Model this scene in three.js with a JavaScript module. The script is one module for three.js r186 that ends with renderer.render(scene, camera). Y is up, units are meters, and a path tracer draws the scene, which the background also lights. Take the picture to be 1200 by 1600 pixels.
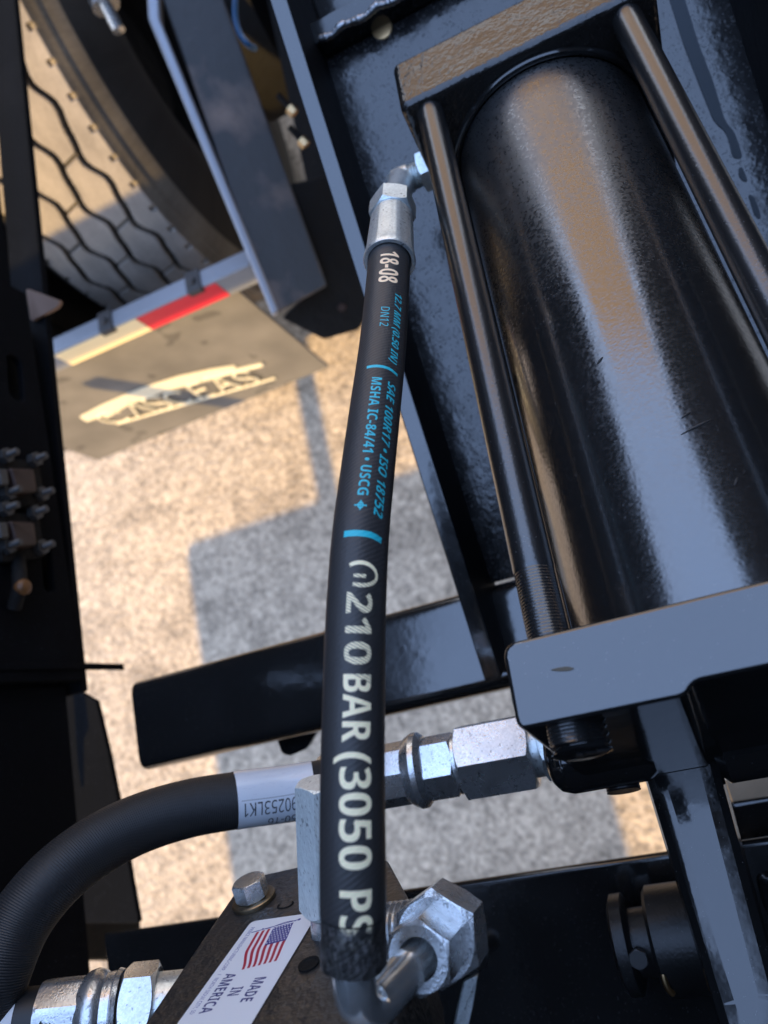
import * as THREE from 'three';
import { mergeGeometries } from 'three/addons/utils/BufferGeometryUtils.js';

// ------------------------------------------------------------------ camera, sky, sun, exposure
const V = (x, y, z) => new THREE.Vector3(x, y, z);
const EYE = V(0, 1.53, 0);
const CR = V(0.9084, -0.3635, 0.2066), CD = V(-0.2871, -0.1830, 0.9403), CF = V(-0.3039, -0.9135, -0.2706); // camera right, down, forward
const FPX = 1174;
const scene = new THREE.Scene();
const camera = new THREE.PerspectiveCamera(2 * Math.atan(800 / FPX) * 180 / Math.PI, 768 / 1024, 0.01, 300);
camera.position.copy(EYE); camera.up.copy(CD).negate(); camera.lookAt(EYE.clone().add(CF));
camera.focus = 0.325; camera.userData.fStop = 8.5;
scene.add(camera);

const SUN = V(-0.30, 0.6, 0.66).normalize();
function skyTexture() {
  const w = 64, h = 128, d = new Float32Array(w * h * 4);
  for (let j = 0; j < h; j++) {
    const el = (j + 0.5) / h * Math.PI - Math.PI / 2;
    const t = Math.max(0, Math.sin(el));
    const k = Math.pow(1 - t, 2.2);
    for (let i = 0; i < w; i++) {
      const o = (j * w + i) * 4;
      let r = 0.47 + (1.12 - 0.47) * k, g = 0.69 + (1.10 - 0.69) * k, b = 1.19 + (1.06 - 1.19) * k;
      if (el < 0) { r = 0.42; g = 0.38; b = 0.33; }
      d[o] = r * 1.6; d[o + 1] = g * 1.6; d[o + 2] = b * 1.6; d[o + 3] = 1;
    }
  }
  const t = new THREE.DataTexture(d, w, h, THREE.RGBAFormat, THREE.FloatType);
  t.mapping = THREE.EquirectangularReflectionMapping; t.magFilter = THREE.LinearFilter; t.minFilter = THREE.LinearFilter;
  t.needsUpdate = true; return t;
}
scene.background = skyTexture(); scene.environment = scene.background;
const sun = new THREE.DirectionalLight(new THREE.Color().setRGB(1.0, 0.66, 0.24), 4.9);
sun.position.copy(SUN).multiplyScalar(12); sun.castShadow = true; sun.shadow.radius = 1.4;
Object.assign(sun.shadow.camera, { left: -4, right: 4, top: 4, bottom: -4, near: 0.5, far: 30 }); sun.shadow.mapSize.set(4096, 4096);
scene.add(sun, sun.target);

const renderer = new THREE.WebGLRenderer({ antialias: true });
renderer.toneMapping = THREE.LinearToneMapping; renderer.toneMappingExposure = 1.6;
renderer.shadowMap.enabled = true;

// ------------------------------------------------------------------ helpers
let seed = 7; const rnd = () => { seed = (seed * 1664525 + 1013904223) >>> 0; return seed / 4294967296; };
const at = (px, py, d) => EYE.clone().addScaledVector(CR, (px - 600) / FPX * d).addScaledVector(CD, (py - 800) / FPX * d).addScaledVector(CF, d);
const UX = V(1, 0, 0), UY = V(0, 1, 0), UZ = V(0, 0, 1);
const CN = V(0, 0.9622, -0.2723), CA = V(0, 0.2723, 0.9622);      // hydraulic cylinder: up and axis (towards the viewer)
const TT = V(0, 0.9588, 0.2840), TS = V(0, -0.2840, 0.9588);      // trough: up and length
const cp = (x, n, a) => EYE.clone().add(V(x, 0, 0)).addScaledVector(CN, n).addScaledVector(CA, a);
const tp = (x, t, s) => EYE.clone().add(V(x, 0, 0)).addScaledVector(TT, t).addScaledVector(TS, s);
const onP = (px, py, p0, n) => { const d = at(px, py, 1).sub(EYE); const k = p0.clone().sub(EYE).dot(n) / d.dot(n); return EYE.clone().addScaledVector(d, k); };
const basis = (o, x, y, z) => new THREE.Matrix4().makeBasis(x, y, z).setPosition(o);
function nonIdx(g) { return g.index ? g.toNonIndexed() : g; }
function boxUV(g) {                                               // metric uv from the dominant side of each face
  g = nonIdx(g); const p = g.attributes.position, n = p.count, uv = new Float32Array(n * 2);
  const a = V(), b = V(), c = V(), m = V();
  for (let i = 0; i < n; i += 3) {
    a.fromBufferAttribute(p, i); b.fromBufferAttribute(p, i + 1); c.fromBufferAttribute(p, i + 2);
    m.copy(b).sub(a).cross(c.clone().sub(a)); const X = Math.abs(m.x), Y = Math.abs(m.y), Z = Math.abs(m.z);
    for (let k = 0; k < 3; k++) {
      const x = p.getX(i + k), y = p.getY(i + k), z = p.getZ(i + k);
      const [u, v] = X >= Y && X >= Z ? [z, y] : Y >= Z ? [x, z] : [x, y];
      uv[(i + k) * 2] = u; uv[(i + k) * 2 + 1] = v;
    }
  }
  g.setAttribute('uv', new THREE.BufferAttribute(uv, 2)); return g;
}
function creased(g, angle) {                                      // normals weighted by face area, split where the angle is sharper
  const p = g.attributes.position, n = p.count, N = new Float32Array(n * 3), F = new Float32Array(n), key = new Map(), ids = new Int32Array(n), lists = [];
  const a = V(), b = V(), c = V(), fn = [];
  for (let i = 0; i < n; i += 3) {
    a.fromBufferAttribute(p, i); b.fromBufferAttribute(p, i + 1); c.fromBufferAttribute(p, i + 2); b.sub(a); c.sub(a); const m = b.clone().cross(c); const A = m.length(); if (A > 0) m.divideScalar(A); fn.push([m, A]);
    for (let k = 0; k < 3; k++) { const h = `${Math.round(p.getX(i + k) * 2e5)},${Math.round(p.getY(i + k) * 2e5)},${Math.round(p.getZ(i + k) * 2e5)}`; let id = key.get(h); if (id === undefined) { id = lists.length; key.set(h, id); lists.push([]); } ids[i + k] = id; lists[id].push(i / 3); }
  }
  const ct = Math.cos(angle);
  for (let i = 0; i < n; i++) { const [m] = fn[i / 3 | 0]; let x = 0, y = 0, z = 0; for (const f of lists[ids[i]]) { const [q, A] = fn[f]; if (q.dot(m) > ct) { x += q.x * A; y += q.y * A; z += q.z * A; } } const l = Math.hypot(x, y, z) || 1; N[i * 3] = x / l; N[i * 3 + 1] = y / l; N[i * 3 + 2] = z / l; }
  g.setAttribute('normal', new THREE.BufferAttribute(N, 3)); return g;
}
const smooth = (g, a = 0.6) => { g = nonIdx(g); g.deleteAttribute('uv'); g.deleteAttribute('normal'); return boxUV(creased(g, a)); };
const keepUV = (g) => { g = nonIdx(g); return g; };
function merge(list) { return list.length === 1 ? list[0] : mergeGeometries(list.map((g) => { g = nonIdx(g); for (const k of Object.keys(g.attributes)) if (list.length > 1 && !['position', 'normal', 'uv'].includes(k)) g.deleteAttribute(k); return g; })); }
const counts = {};
const numbered = (n) => { const k = counts[n] = (counts[n] ?? -1) + 1; return k ? `${n}_${String(k).padStart(3, '0')}` : n; };
function thing(name, label, category, base, group) {
  const o = new THREE.Group(); o.name = numbered(name); o.position.copy(base); o.userData = { label, category }; if (group) o.userData.group = group;
  scene.add(o); return o;
}
function part(name, geos, mat, parent, label) {                    // geometry in world metres, moved into the thing's own frame
  const g = merge(Array.isArray(geos) ? geos : [geos]);
  const off = V(); let q = parent; while (q && q !== scene) { off.add(q.position); q = q.parent; }
  g.translate(-off.x, -off.y, -off.z);
  const m = new THREE.Mesh(g, mat); m.name = name; m.castShadow = m.receiveShadow = true; if (label) m.userData.label = label;
  parent.add(m); return m;
}
function roundPoly(pts, r) {                                      // closed outline with rounded corners; r a number or one per corner
  const s = new THREE.Shape(), n = pts.length, P = pts.map((p) => new THREE.Vector2(p[0], p[1]));
  for (let i = 0; i < n; i++) {
    const a = P[(i + n - 1) % n], b = P[i], c = P[(i + 1) % n], rr = Array.isArray(r) ? r[i] : r;
    const d1 = a.clone().sub(b), d2 = c.clone().sub(b), k = Math.min(rr, d1.length() / 2.05, d2.length() / 2.05);
    const p1 = b.clone().addScaledVector(d1.normalize(), k), p2 = b.clone().addScaledVector(d2.normalize(), k);
    if (i) s.lineTo(p1.x, p1.y); else s.moveTo(p1.x, p1.y);
    if (k > 1e-6) s.quadraticCurveTo(b.x, b.y, p2.x, p2.y);
  }
  s.closePath(); return s;
}
function extr(shape, m, depth, bevel = 0.002, seg = 3, curve = 8, crease = 0.5) {   // from local z = -depth to 0, edges rounded
  const g = new THREE.ExtrudeGeometry(shape, { depth: Math.max(1e-5, depth - 2 * bevel), bevelEnabled: bevel > 0, bevelThickness: bevel, bevelSize: bevel, bevelOffset: -bevel, bevelSegments: seg, curveSegments: curve });
  g.translate(0, 0, -depth + bevel); g.applyMatrix4(m); return smooth(g, crease);
}
const block = (o, ax, ay, az, x0, x1, y0, y1, z0, z1, bev = 0.002, rad = 0) => extr(roundPoly([[x0, y0], [x1, y0], [x1, y1], [x0, y1]], rad), basis(o.clone().addScaledVector(az, z1), ax, ay, az), z1 - z0, bev);
function plate(px, p0, n, thick, bevel = 0.002, rad = 0, holes = [], ux) {           // outline seen on the plane (p0, n), thickness behind it
  n = n.clone().normalize(); const x = (ux || UX).clone(); x.addScaledVector(n, -x.dot(n)).normalize(); const y = n.clone().cross(x);
  const L = (q) => { const w = q.isVector3 ? q : onP(q[0], q[1], p0, n); const d = w.clone().sub(p0); return [d.dot(x), d.dot(y)]; };
  let pts = px.map(L); if (THREE.ShapeUtils.isClockWise(pts.map((p) => new THREE.Vector2(...p)))) { pts = pts.reverse(); if (Array.isArray(rad)) rad = rad.slice().reverse(); }
  const s = roundPoly(pts, rad); for (const [h, r] of holes) s.holes.push(roundPoly(h.map(L), r));
  return extr(s, basis(p0, x, y, n), thick, bevel);
}
function sweep(path, rad, o = {}) {                                // round tube along a path; v = 0.5 looks along ref
  const nS = o.n || 80, nR = o.m || 32, ref = (o.ref || CF.clone().negate());
  const curve = path instanceof THREE.Curve ? path : new THREE.CatmullRomCurve3(path, false, 'centripetal'); const P = curve.getSpacedPoints(nS);
  const pos = [], uv = [], idx = []; const len = curve.getLength();
  for (let i = 0; i <= nS; i++) {
    const t = P[Math.min(nS, i + 1)].clone().sub(P[Math.max(0, i - 1)]).normalize();
    const c = ref.clone().addScaledVector(t, -ref.dot(t)).normalize(), s = c.clone().cross(t);
    const r = typeof rad === 'function' ? rad(i / nS) : rad;
    for (let j = 0; j <= nR; j++) {
      const a = (j / nR - 0.5) * 2 * Math.PI; const rr = o.dr ? r + o.dr(i / nS, a) : r;
      const q = P[i].clone().addScaledVector(c, Math.cos(a) * rr).addScaledVector(s, Math.sin(a) * rr);
      pos.push(q.x, q.y, q.z); uv.push(o.unit ? i / nS : i / nS * len, o.unit ? j / nR : j / nR * 2 * Math.PI * r);
      if (i < nS && j < nR) { const k = i * (nR + 1) + j; idx.push(k, k + nR + 1, k + 1, k + 1, k + nR + 1, k + nR + 2); }
    }
  }
  const g = new THREE.BufferGeometry(); g.setAttribute('position', new THREE.Float32BufferAttribute(pos, 3)); g.setAttribute('uv', new THREE.Float32BufferAttribute(uv, 2)); g.setIndex(idx); g.computeVertexNormals();
  const N = g.attributes.normal;                                   // close the seam
  for (let i = 0; i <= nS; i++) { const a = i * (nR + 1), b = a + nR; const m = V(N.getX(a) + N.getX(b), N.getY(a) + N.getY(b), N.getZ(a) + N.getZ(b)).normalize(); N.setXYZ(a, m.x, m.y, m.z); N.setXYZ(b, m.x, m.y, m.z); }
  return nonIdx(g);
}
function axisBasis(p, d) { d = d.clone().normalize(); const t = Math.abs(d.y) > 0.9 ? UX : UY; const x = t.clone().cross(d).normalize(); return basis(p, x, d, x.clone().cross(d).normalize()); }
function turn(p, d, prof, seg = 48, crease = 0.5) {                // solid of revolution: prof = [[along, radius], ...]
  const g = new THREE.LatheGeometry(prof.map(([s, r]) => new THREE.Vector2(Math.max(r, 1e-5), s)), seg); g.applyMatrix4(axisBasis(p, d)); return smooth(g, crease);
}
function hex(p, d, h, ap, o = {}) {                                // chamfered hexagon from p along d
  const ch0 = o.c0 ?? 1, ch1 = o.c1 ?? 1, bore = o.bore || 0, tn = Math.tan(Math.PI / 6), n = 72, rot = o.rot || 0; const R = [];
  const rh = (a) => { let q = a % (Math.PI / 3); return ap / Math.cos(q - Math.PI / 6); };
  const ring = (fr, fz) => { const r = []; for (let i = 0; i < n; i++) { const a = i / n * 2 * Math.PI; const k = rh(a); const rr = fr(k); r.push([Math.cos(a + rot) * rr, fz(k), Math.sin(a + rot) * rr]); } R.push(r); };
  const drop = (k) => (k - ap * 0.97) * tn;
  ring(() => bore, () => 0); ring(() => ap * 0.97, () => 0); ring((k) => k, (k) => ch0 * drop(k)); ring((k) => k, (k) => h - ch1 * drop(k)); ring(() => ap * 0.97, () => h); ring(() => bore, () => h);
  const pos = [], idx = []; R.forEach((r) => r.forEach((q) => pos.push(...q)));
  for (let k = 0; k < R.length - 1; k++) for (let i = 0; i < n; i++) { const a = k * n + i, b = k * n + (i + 1) % n; idx.push(a, a + n, b, b, a + n, b + n); }
  let g = new THREE.BufferGeometry(); g.setAttribute('position', new THREE.Float32BufferAttribute(pos, 3)); g.setIndex(idx);
  g.applyMatrix4(axisBasis(p, d)); return smooth(g, 0.35);
}
function thread(p, d, len, r, pitch = 0.0014) { const prof = [[0, 1e-5]]; for (let s = 0; s <= len; s += pitch / 2) prof.push([s, r - ((Math.round(s / (pitch / 2)) % 2) ? pitch * 0.42 : 0)]); prof.push([len, 1e-5]); return turn(p, d, prof, 40, 0.3); }
const lerp3 = (a, b, t) => a.clone().lerp(b, t);

// ------------------------------------------------------------------ procedural textures
function hash(x, y, s) { let h = Math.imul(x, 374761393) ^ Math.imul(y, 668265263) ^ Math.imul(s, 1274126177); h = Math.imul(h ^ (h >>> 13), 1274126177); return ((h ^ (h >>> 16)) >>> 0) / 4294967296; }
function vn(x, y, per, s) { const xi = Math.floor(x), yi = Math.floor(y), fx = x - xi, fy = y - yi; const w = (a) => ((a % per) + per) % per; const u = fx * fx * (3 - 2 * fx), v = fy * fy * (3 - 2 * fy);
  const a = hash(w(xi), w(yi), s), b = hash(w(xi + 1), w(yi), s), c = hash(w(xi), w(yi + 1), s), d = hash(w(xi + 1), w(yi + 1), s); return (a + (b - a) * u) * (1 - v) + (c + (d - c) * u) * v; }
function fbm(x, y, per, s, oct = 4) { let t = 0, a = 0.5, n = 0; for (let i = 0; i < oct; i++) { t += a * vn(x * per, y * per, per, s + i); n += a; a *= 0.5; per *= 2; } return t / n; }
function tex(n, fn, rep = 1, srgb = false) {
  const d = new Uint8Array(n * n * 4);
  for (let j = 0; j < n; j++) for (let i = 0; i < n; i++) { const c = fn(i / n, j / n), o = (j * n + i) * 4; const q = typeof c === 'number' ? [c, c, c] : c; for (let k = 0; k < 3; k++) d[o + k] = Math.max(0, Math.min(255, q[k] * 255)); d[o + 3] = 255; }
  const t = new THREE.DataTexture(d, n, n); t.wrapS = t.wrapT = THREE.RepeatWrapping; t.magFilter = THREE.LinearFilter; t.minFilter = THREE.LinearMipmapLinearFilter; t.generateMipmaps = true; t.repeat.set(rep, rep);
  if (srgb) t.colorSpace = THREE.SRGBColorSpace; t.needsUpdate = true; return t;
}
const rep = (t, r, r2) => { const c = t.clone(); c.repeat.set(r, r2 ?? r); c.needsUpdate = true; return c; };
const toS = (v) => v <= 0.0031308 ? 12.92 * v : 1.055 * Math.pow(v, 1 / 2.4) - 0.055;
function canvasTex(w, h, draw) { const c = document.createElement('canvas'); c.width = w; c.height = h; const g = c.getContext('2d'); draw(g, w, h); const t = new THREE.CanvasTexture(c); t.colorSpace = THREE.SRGBColorSpace; t.wrapS = t.wrapT = THREE.ClampToEdgeWrapping; t.anisotropy = 8; return t; }

const T = {};
T.peel = tex(512, (x, y) => 0.6 * fbm(x, y, 24, 3, 3) + 0.4 * fbm(x, y, 7, 5, 2));
T.grain = tex(512, (x, y) => fbm(x, y, 96, 11, 2));
T.mottle = tex(512, (x, y) => fbm(x, y, 5, 21, 6));
T.dust = tex(1024, (x, y) => { const f = fbm(x, y, 180, 31, 2), m = fbm(x, y, 6, 33, 4); const sp = hash(Math.floor(x * 420), Math.floor(y * 420), 5) > 0.9955 ? 1 : 0; const q = 0.011 + 0.010 * Math.max(0, f - 0.55) + sp * 0.14 * m + 0.010 * Math.max(0, m - 0.5); return [toS(q * 1.0), toS(q), toS(q * 1.02)]; }, 1, true);
T.castb = tex(512, (x, y) => 0.65 * fbm(x, y, 9, 41, 3) + 0.35 * fbm(x, y, 40, 43, 3));
T.rough1 = tex(512, (x, y) => { const v = 0.30 + 0.55 * (fbm(x, y, 6, 51, 5) - 0.3) + 0.12 * (fbm(x, y, 120, 53, 2) - 0.5); return v; });
T.zinc = tex(512, (x, y) => { const m = fbm(x, y, 8, 61, 5), f = fbm(x, y, 150, 63, 2); const sp = fbm(x, y, 90, 65, 2) > 0.80 ? 0.5 : 1; const q = (0.62 + 0.25 * (m - 0.5) + 0.2 * (f - 0.5)) * sp; return [toS(q * 0.98), toS(q), toS(q * 1.0)]; }, 1, true);

const phys = (o) => new THREE.MeshPhysicalMaterial(o);
const rgb = (r, g, b) => new THREE.Color().setRGB(r, g, b);
const M = {};
M.gloss = phys({ color: rgb(1, 1, 1), map: rep(T.dust, 7), roughness: 0.3, roughnessMap: rep(T.rough1, 6), ior: 1.7, bumpMap: rep(T.peel, 10), bumpScale: 0.00007 });
M.glossFlat = phys({ color: rgb(1, 1, 1), map: rep(T.dust, 6), roughness: 0.28, roughnessMap: rep(T.rough1, 5), ior: 1.9, bumpMap: rep(T.peel, 8), bumpScale: 0.00009 });
M.satin = phys({ color: rgb(1, 1, 1), map: rep(T.dust, 7), roughness: 0.4, ior: 1.5, bumpMap: rep(T.grain, 9), bumpScale: 0.0001 });
M.rod = phys({ color: rgb(1, 1, 1), map: rep(T.dust, 7), roughness: 0.27, ior: 1.85, bumpMap: rep(T.grain, 12), bumpScale: 0.00005 });
M.base = phys({ color: rgb(1.1, 1.1, 1.15), map: rep(T.dust, 5), roughness: 1, ior: 1.68, roughnessMap: rep(tex(1024, (x, y) => { const m = fbm(x, y, 26, 81, 4), f = fbm(x, y, 160, 83, 2); return 0.15 + 0.32 * Math.max(0, m - 0.46) + (f > 0.72 ? 0.25 : 0); }), 5), bumpMap: rep(T.castb, 9), bumpScale: 0.00035 });
M.wall = phys({ color: rgb(0.7, 0.7, 0.8), map: rep(T.dust, 7), roughness: 0.6, ior: 1.3, specularIntensity: 0.3, bumpMap: rep(T.castb, 10), bumpScale: 0.0003 });
M.rail = phys({ color: rgb(0.4, 0.44, 0.52), map: rep(T.dust, 4), roughness: 0.7, ior: 1.4, specularIntensity: 0.06, bumpMap: rep(T.peel, 9), bumpScale: 0.0001 });
M.cast = phys({ color: rgb(1.1, 1.05, 1), map: rep(T.dust, 9), roughness: 0.42, ior: 2.0, bumpMap: rep(T.castb, 13), bumpScale: 0.0014 });
M.casth = phys({ color: rgb(1.1, 1.0, 0.9), map: rep(T.dust, 9), roughness: 0.24, ior: 1.6, bumpMap: rep(T.castb, 10), bumpScale: 0.0013 });
M.old = phys({ color: rgb(2.6, 2.3, 2.1), map: rep(T.dust, 3), roughness: 0.6, ior: 1.5, bumpMap: rep(T.castb, 6), bumpScale: 0.002 });
M.dark = phys({ color: rgb(0.010, 0.0095, 0.009), roughness: 0.7, specularIntensity: 0.25, bumpMap: rep(T.castb, 5), bumpScale: 0.003 });
M.zinc = phys({ color: rgb(1, 1, 1), map: rep(T.zinc, 9), metalness: 0.85, roughness: 0.36, roughnessMap: rep(tex(256, (x, y) => 0.75 + 0.5 * (fbm(x, y, 10, 71, 4) - 0.5)), 14), bumpMap: rep(T.grain, 20), bumpScale: 0.00007 });
M.zincPale = phys({ color: rgb(1.2, 1.26, 1.25), map: rep(T.zinc, 9), metalness: 0.8, roughness: 0.38, bumpMap: rep(T.grain, 16), bumpScale: 0.00009 });
M.brass = phys({ color: rgb(0.75, 0.5, 0.25), metalness: 1, roughness: 0.35 });
M.brown = phys({ color: rgb(0.028, 0.013, 0.009), roughness: 0.55 });
M.darkSteel = phys({ color: rgb(0.07, 0.07, 0.07), metalness: 0.6, roughness: 0.5 });
M.steel = phys({ color: rgb(0.35, 0.36, 0.37), metalness: 1, roughness: 0.35, bumpMap: rep(T.grain, 12), bumpScale: 0.0004 });

// ------------------------------------------------------------------ ground
{
  const n = 1024; const A = new Float32Array(n * n);
  const rep1 = tex(n, (x, y) => {
    const big = fbm(x, y, 5, 101, 4), mid = fbm(x, y, 34, 103, 3), fine = fbm(x, y, 150, 105, 2), st = vn(x * 110, y * 110, 110, 107);
    let q = 0.335 + 0.07 * (big - 0.5) + 0.12 * (mid - 0.5) + 0.30 * (fine - 0.5) + 0.16 * (st - 0.5); q *= 1 - 0.22 * Math.max(0, Math.min(1, (fbm(x, y, 12, 111, 4) - 0.60) * 7));
    return [toS(q * 1.14), toS(q * 0.94), toS(q * 0.71)];
  }, 1, true);
  const bump = tex(n, (x, y) => 0.5 * fbm(x, y, 120, 105, 2) + 0.5 * fbm(x, y, 34, 103, 3));
  const g = new THREE.PlaneGeometry(240, 240, 60, 60); g.rotateX(-Math.PI / 2); const p = g.attributes.position, uv = g.attributes.uv;
  for (let i = 0; i < p.count; i++) uv.setXY(i, p.getX(i), p.getZ(i));
  const m = new THREE.Mesh(g, phys({ color: rgb(1, 1, 1), map: rep(rep1, 1.05), roughness: 0.95, bumpMap: rep(bump, 1.05), bumpScale: 0.006, specularIntensity: 0.4 }));
  m.name = 'asphalt_ground'; m.receiveShadow = true; m.userData.kind = 'structure'; scene.add(m);
}

// ------------------------------------------------------------------ truck side (left): rail with its web extended upward, out of view, for shade
{
  const X0 = -0.513; const p0 = V(X0, 0, 0), n = UX;
  const t = thing('truck_side_rail', 'black painted steel frame rail along the left edge, with slots and a gusset tab', 'frame rail', V(X0, 0.97, -0.3));
  const z = (zz, y) => V(X0, y, zz);
  const slot = (cy, cz, w, h) => [[z(cz - w, cy - h), z(cz + w, cy - h), z(cz + w, cy + h), z(cz - w, cy + h)], 0.009];
  const s1 = onP(25, 590, p0, n), s2 = onP(48, 900, p0, n), s3 = onP(75, 888, p0, n);
  part('rail_web', plate([z(-0.505, 0.990), z(-0.1, 0.960), z(-0.1, 2.0), z(-0.505, 2.0)], p0, n, 0.008, 0.0018, 0, [slot(s1.y, s1.z, 0.024, 0.009), slot(s3.y, s3.z, 0.022, 0.006)], UZ), M.rail, t);
  part('rail_web', plate([z(-1.6, 1.045), z(-0.507, 0.998), z(-0.507, 2.0), z(-1.6, 2.0)], V(X0 - 0.01, 0, 0), n, 0.008, 0.0018, 0, [], UZ), M.rail, t);
  part('rail_web', plate([z(-0.098, 0.972), z(2.9, 0.99), z(2.9, 3.0), z(0.3, 3.0), z(0.3, 2.0), z(-0.098, 2.0)], V(X0 - 0.012, 0, 0), n, 0.008, 0.0018, 0, [], UZ), M.rail, t);  // raised well above the rail, unseen, to shade the hydraulics
  part('dark_backing', block(V(X0, 0, 0), UX, UY, UZ, -0.045, -0.022, 0.968, 1.4, -0.48, 0.0, 0.001), M.dark, t);  // dark sheet added behind the slots to keep them black
  part('edge_flange', [block(V(X0, 0, 0), UX, UY, UZ, -0.045, -0.002, 0.956, 0.964, -1.2, -0.09, 0.0015)], M.rail, t);
  // gusset tab standing out from the lower edge
  const gz = at(130, 1045, 0.70).z;
  part('gusset_tab', plate([V(X0, 1.10, gz), V(X0, 0.945, gz), onP(196, 1047, V(0, 0, gz), UZ), V(X0 + 0.004, 0.99, gz)], V(X0, 1, gz), UZ, 0.006, 0.0012, [0, 0, 0.004, 0.02]), M.rail, t);
  // pale corner lug at the joint of the two webs
  part('corner_lug', plate([[40, 450], [95, 470], [90, 480], [48, 503]], at(60, 470, 0.80), V(0.25, 0.8, 0.35), 0.008, 0.001, 0.004), phys({ color: rgb(0.20, 0.13, 0.095), roughness: 0.8 }), t, 'bare brownish metal corner lug');
  // lower leg behind the tab
  part('lower_leg', plate([[60, 1090], [122, 1079], [137, 1160], [154, 1261], [183, 1350], [222, 1443], [215, 1500], [60, 1500]], V(X0 - 0.02, 0, 0), V(1, 0.15, 0), 0.02, 0.003, 0.006, [], UZ), M.dark, t);
  part('leg_flange', plate([[60, 1075], [122, 1079], [150, 1095], [170, 1180], [190, 1280], [204, 1370], [217, 1443], [190, 1443], [60, 1443]], V(X0 - 0.03, 0.905, 0), UY, 0.006, 0.001, 0.003), M.rail, t);
  part('scraped_edge', plate([[-10, 1120], [14, 1110], [28, 1190], [46, 1300], [44, 1350], [20, 1300], [-10, 1330]], V(X0 + 0.006, 0, 0), V(1, 0.1, 0), 0.004, 0.001, 0.003, [], UZ), phys({ color: rgb(1, 1, 1), map: rep(tex(256, (x, y) => { const q = fbm(x, y, 10, 201, 5) > 0.52 ? 0.16 : 0.02; return [toS(q), toS(q), toS(q)]; }, 1, true), 11), roughness: 0.7 }), t, 'rail edge with the paint scraped pale');
}
// electrical connectors on the rail
{
  const X0 = -0.509, n = UX, p0 = V(X0, 0, 0);
  const mk = (y0, label) => {
    const c = onP(38, y0 + 38, p0, n); const t = thing('junction_block', label, 'junction block', c, 'brown junction blocks on the rail');
    part('body', plate([[16, y0 + 18], [54, y0 + 20], [60, y0 + 56], [28, y0 + 58]], V(X0 + 0.018, 0, 0), n, 0.02, 0.003, 0.003, [], UZ), M.brown, t);
    part('bracket', plate([[-8, y0 + 4], [60, y0 + 8], [72, y0 + 74], [4, y0 + 84]], V(X0 + 0.004, 0, 0), n, 0.006, 0.001, 0.004, [], UZ), M.dark, t);
    part('contact', plate([[-2, y0 + 20], [12, y0 + 20], [16, y0 + 45], [2, y0 + 46]], V(X0 + 0.018, 0, 0), n, 0.012, 0.002, 0.002, [], UZ), M.darkSteel, t);
    for (const [x, y] of [[50, y0 + 8], [60, y0 + 62], [4, y0 + 2], [8, y0 + 60]]) { const q = onP(x, y, V(X0 + 0.004, 0, 0), n);
      part('screw', [hex(q, UX, 0.007, 0.0062, { c1: 1 }), thread(q.clone().addScaledVector(UX, 0.006), UX, 0.012, 0.0032)], M.darkSteel, t); }
  };
  mk(712, 'upper brown electrical junction block screwed to the rail at left'); mk(795, 'lower brown electrical junction block screwed to the rail at left');
  const c = onP(35, 918, p0, n); const l = thing('marker_lamp', 'small amber marker lamp on a stub below the junction blocks', 'marker lamp', c);
  part('stub', sweep([onP(28, 870, V(X0, 0, 0), n), onP(30, 918, V(X0 + 0.01, 0, 0), n), onP(22, 950, V(X0, 0, 0), n)], 0.006, { m: 14, n: 20 }), M.dark, l);
  part('lens', turn(onP(34, 918, V(X0 + 0.012, 0, 0), n), V(1, 0.2, 0.1), [[0, 0.007], [0.004, 0.0068], [0.007, 0.004], [0.008, 0]], 20), phys({ color: rgb(0.13, 0.05, 0.01), roughness: 0.5 }), l);
}

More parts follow.
